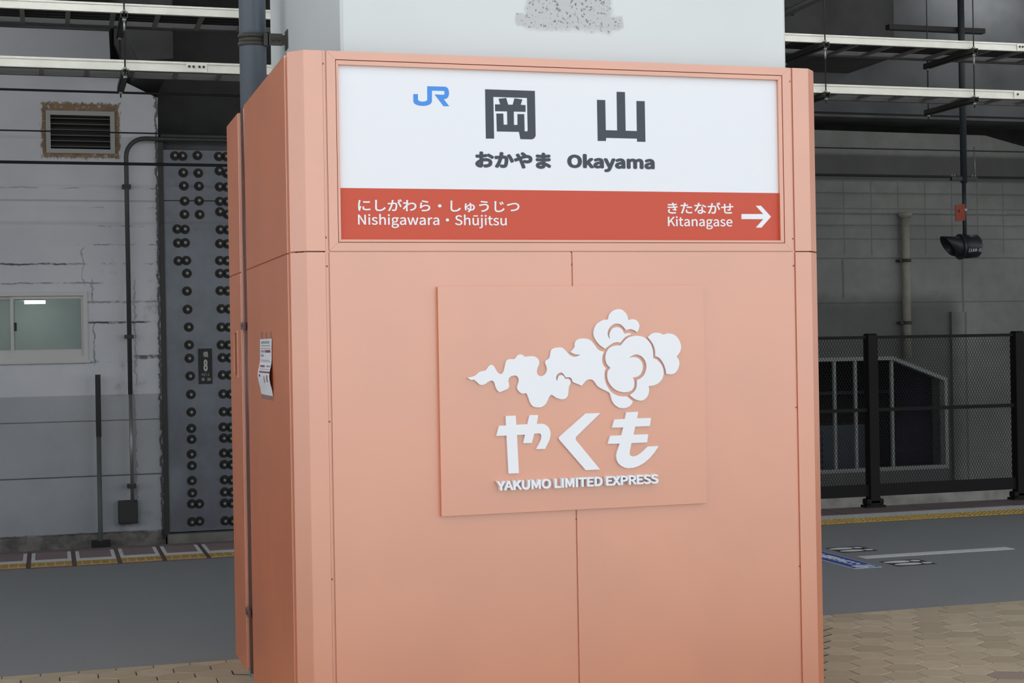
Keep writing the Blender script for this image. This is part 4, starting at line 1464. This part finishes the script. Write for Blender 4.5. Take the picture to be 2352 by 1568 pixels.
# vent pipe with a mushroom cap on the right wall
M_ventpipe = material('vent_pipe_paint', srgb(140, 138, 128), 0.6, noise=(10.0, 0.12))
VY = WY - 0.09
vt = YP(2079, 497, VY)
vb = YP(2083, 822, VY)
vp = thing('vent_pipe', (vt.x, VY, vb.z), 'weathered vertical vent pipe with a flared cap on the concrete wall', 'pipe')
MB().tube([(vt.x, VY, vb.z), (vt.x, VY, vt.z)], 0.050, 20).build('pipe_shaft', M_ventpipe, vp)
MB().tube([(vt.x, VY, vt.z - 0.02), (vt.x, VY, vt.z + 0.02), (vt.x, VY, vt.z + 0.035), (vt.x, VY, vt.z + 0.05)], [0.062, 0.085, 0.085, 0.05], 20).build('pipe_cap', M_ventpipe, vp)
for py in (598, 741):
    z = YP(2082, py, VY).z
    MB().tube([(vt.x, VY, z - 0.02), (vt.x, VY, z + 0.02)], 0.056, 20).build('pipe_strap', M_dark_metal, vp)
    MB().box((vt.x - 0.09, VY - 0.01, z - 0.016), (vt.x + 0.07, WY, z + 0.016)).build('pipe_strap', M_dark_metal, vp)

# ------------------------------------------------------------------ mesh fence at the platform edge
FY = 6.86
M_fence = material('fence_black_brown', srgb(26, 25, 25), 0.6, spec=0.2)
fz_t = YP(2003, 771, FY).z
fz_m = YP(2003, 941, FY).z
fz_b0, fz_b1 = YP(2003, 1139, FY).z, YP(2003, 1112, FY).z
fxp = [YP(2003, 1000, FY).x, YP(2340, 1000, FY).x]
sp_ = fxp[1] - fxp[0]
fxs = [fxp[0] - sp_, fxp[0], fxp[1], fxp[1] + sp_]
fn = thing('mesh_fence', (fxp[1], FY, 0), 'dark brown expanded mesh fence on posts along the platform edge', 'fence')
for x in fxs:
    MB().bevbox((x - 0.050, FY - 0.05, 0.02), (x + 0.050, FY + 0.05, fz_t + 0.01), 0.008).build('post', M_fence, fn)
    MB().bevbox((x - 0.044, FY - 0.044, fz_t + 0.01), (x + 0.044, FY + 0.044, fz_t + 0.022), 0.006).build('post_cap', M_fence, fn)
    bp = MB().bevbox((x - 0.10, FY - 0.06, 0.003), (x + 0.10, FY + 0.06, 0.03), 0.004)
    bp.bevbox((x - 0.09, FY - 0.05, 0.03), (x + 0.09, FY + 0.05, 0.09), 0.02)
    bp.build('base_plate', M_fence, fn)
for i in range(3):
    xa, xb_ = fxs[i] + 0.05, fxs[i + 1] - 0.05
    for z0, z1 in ((fz_t - 0.028, fz_t), (fz_m - 0.016, fz_m + 0.016), (fz_b0, fz_b1)):
        MB().box((xa, FY - 0.02, z0), (xb_, FY + 0.02, z1)).build('rail' if z1 - z0 < 0.06 else 'kick_rail', M_fence, fn)
    cwx, cwz = 0.0285, 0.0265
    m = MB()
    nz = int((fz_t - fz_b1) / cwz)
    nx = int((xb_ - xa) / (cwx / 2))
    th = 0.0045
    for r in range(nz + 1):
        zb_ = fz_b1 + r * cwz
        ph = r % 2
        if zb_ + cwz * 0.5 > fz_t - 0.012:
            break
        vs = []
        for k in range(nx + 1):
            up_ = ((k + ph) % 2 == 0)
            z = zb_ + (cwz * 0.5 if up_ else -cwz * 0.5) * 0.98
            x = xa + k * cwx / 2
            vs += [(x, FY, z - th), (x, FY, z + th)]
        m.add(vs, [(2 * k, 2 * k + 2, 2 * k + 3, 2 * k + 1) for k in range(nx)])
    mo_ = m.build('expanded_mesh', M_fence, fn, fixn=False)
    mo_['kind'] = 'stuff'

# ------------------------------------------------------------------ signal lamp hanging over the track
GY = 8.0
M_sig = material('signal_black', srgb(44, 47, 52), 0.4)
M_pole = material('pole_dark_blue', srgb(50, 55, 60), 0.45)
gs = YP(2214, 566, GY)
sg = thing('signal_lamp', (gs.x, GY, gs.z - 0.12), 'black hooded signal lamp with white number hanging from a dark pole', 'signal')
ctr = YP(2222, 566, GY)
ax = Vector((-0.985, 0.10, -0.03)).normalized()
sd = (ctr - CAM).dot(fwd) / FOC      # metres per pixel at the lamp
Rb = 27.5 * sd
body = MB()
c0 = ctr - ax * (27 * sd)
c1 = ctr + ax * (18 * sd)
body.tube([c0 - ax * 0.0, c0 + ax * 0.02, c1], [Rb * 0.80, Rb * 0.96, Rb], 28)
body.build('lamp_body', M_sig, sg)
MB().tube([c1 - ax * 0.012, c1 + ax * 0.012], Rb * 1.07, 28).build('body_flange', M_sig, sg)
hood = MB()
u = Vector((0, 0, 1))
sidev = ax.cross(u).normalized()
L_ = 46 * sd
seg = 28
vs = []
Rh = Rb * 0.86
for k in range(seg):
    a_ = 2 * math.pi * k / seg
    d_ = u * math.sin(a_) + sidev * math.cos(a_)
    ln2 = L_ * (0.36 + 0.64 * (0.5 + 0.5 * math.sin(a_)))
    vs.append(c1 + d_ * Rh)
    vs.append(c1 + d_ * Rh * 0.98 + ax * ln2 + u * 0.012)
    vs.append(c1 + d_ * Rh * 0.94 + ax * ln2 + u * 0.012)
    vs.append(c1 + d_ * Rh * 0.95)
fs = []
for k in range(seg):
    k2 = (k + 1) % seg
    for j in range(3):
        fs.append((k * 4 + j, k * 4 + j + 1, k2 * 4 + j + 1, k2 * 4 + j))
hood.add(vs, fs, 0, True)
hood.build('lamp_hood', M_sig, sg)
MB().tube([c1 + ax * 0.004, c1 + ax * 0.016], Rh * 0.9, 24).build('lens', material('signal_lens', srgb(16, 17, 18), 0.1), sg)
ptop = YP(2206, 70, GY)
xm = YP(2216, 536, GY).x
MB().tube([(xm, GY, ctr.z + Rb * 0.85), (xm, GY, YP(2213, 420, GY).z)], 0.021, 14).build('pole', M_pole, sg)
MB().tube([(xm, GY, YP(2213, 420, GY).z), (xm, GY, 6.3)], 0.034, 14).build('pole', M_pole, sg)
# white number on the body
fdir = Vector((-0.10, -0.985, 0)).normalized()     # towards the camera side, square to the lamp axis
down = math.radians(22)
nrm = (fdir * math.cos(down) - u * math.sin(down)).normalized()
upv = (u * math.cos(down) + fdir * math.sin(down)).normalized()
xax = -ax
org = ctr - ax * 0.03 + nrm * (Rb * 1.012)
text_mesh('(18R-3)', -0.072, 0.072, -0.021, 0.021, 0, 0.001, 'number', M_letter, sg, 0.006, 1.1,
          place=Matrix(((xax.x, -nrm.x, upv.x, org.x), (xax.y, -nrm.y, upv.y, org.y), (xax.z, -nrm.z, upv.z, org.z), (0, 0, 0, 1))))
# bracket with insulators on the pole
zk2 = YP(2213, 411, GY).z
MB().box((xm - 0.15, GY - 0.02, zk2 - 0.018), (xm + 0.15, GY + 0.02, zk2 + 0.022)).build('cross_arm', M_dark_metal, sg)
for dx in (-0.14, -0.11, 0.10, 0.135):
    MB().tube([(xm + dx, GY, zk2 + 0.02), (xm + dx, GY, zk2 + 0.05)], 0.008, 8).build('insulator', M_galv, sg)
MB().tube([(xm + 0.135, GY, zk2 + 0.04), (xm + 0.16, GY + 0.05, zk2 + 0.34)], 0.005, 6).build('stay_wire', M_galv, sg)
# orange tag on the pole
ta, tb = YP(2194, 470, GY - 0.04), YP(2216, 506, GY - 0.04)
tg = thing('orange_tag', ((ta.x + tb.x) / 2, GY - 0.04, tb.z), 'small orange red tag plate clamped to the signal pole', 'tag')
M_tag = material('orange_tag', srgb(146, 56, 30), 0.55)
MB().prism([(ta.x, tb.z - 0.012), (tb.x, tb.z), (tb.x, ta.z + 0.008), (ta.x, ta.z - 0.006)], 1, GY - 0.045, GY - 0.036).build('tag_plate', M_tag, tg)
MB().box((ta.x + 0.03, GY - 0.047, (ta.z + tb.z) / 2), (ta.x + 0.05, GY - 0.044, (ta.z + tb.z) / 2 + 0.03)).build('tag_mark', M_black, tg)
MB().box((tb.x - 0.01, GY - 0.04, (ta.z + tb.z) / 2 + 0.02), (tb.x + 0.03, GY - 0.02, (ta.z + tb.z) / 2 + 0.04)).build('tag_clamp', M_galv, tg)
# mounting bar of the pole high on the girder
ba, bb = YP(2036, 63, GY + 0.1), YP(2256, 79, GY + 0.1)
MB().box((ba.x, GY + 0.04, bb.z), (bb.x, GY + 0.12, bb.z + 0.05)).build('mount_bar', M_dark_metal, sg)

# ------------------------------------------------------------------ fluorescent lamps of the place and an added pair
M_lampwhite = material('lamp_housing', srgb(225, 228, 228), 0.5)
M_ftube = material('platform_tube', (1, 1, 1, 1), 0.4, emit=(0.95, 0.98, 1.0, 1), estr=27.0)


def strip_lamp(x, y, z, label, length=1.24, strength=None):
    root = thing('strip_lamp', (x, y, z), label, 'lamp', 'fluorescent strip lamps over the platform')
    MB().prism([(y - 0.11, z + 0.05), (y - 0.05, z + 0.1), (y + 0.05, z + 0.1), (y + 0.11, z + 0.05)], 0, x - length / 2, x + length / 2).build('lamp_housing', M_lampwhite, root)
    for dy in (-0.05, 0.05):
        MB().tube([(x - length / 2 + 0.02, y + dy, z + 0.025), (x + length / 2 - 0.02, y + dy, z + 0.025)], 0.016, 10).build('tube', M_ftube, root)
    for dx in (-0.45, 0.45):
        MB().tube([(x + dx, y, z + 0.1), (x + dx, y, 6.3)], 0.008, 6).build('drop_rod', M_dark_metal, root)
    return root


for k in range(8):
    strip_lamp(-5.5 + k * 2.4, 3.0, 4.4, 'white fluorescent strip lamp hung over the asphalt in front of the cable ladders')
for x in (-2.7, -5.2):  # added pair out of view, brightens the column's left side
    strip_lamp(x, 0.4, 4.3, 'added white strip lamp brightening the left side of the concrete column')
gl = YP(2290, -45, WY - 0.9)
strip_lamp(gl.x, WY - 0.9, gl.z, 'white fluorescent strip lamp hung close to the girder above the track')
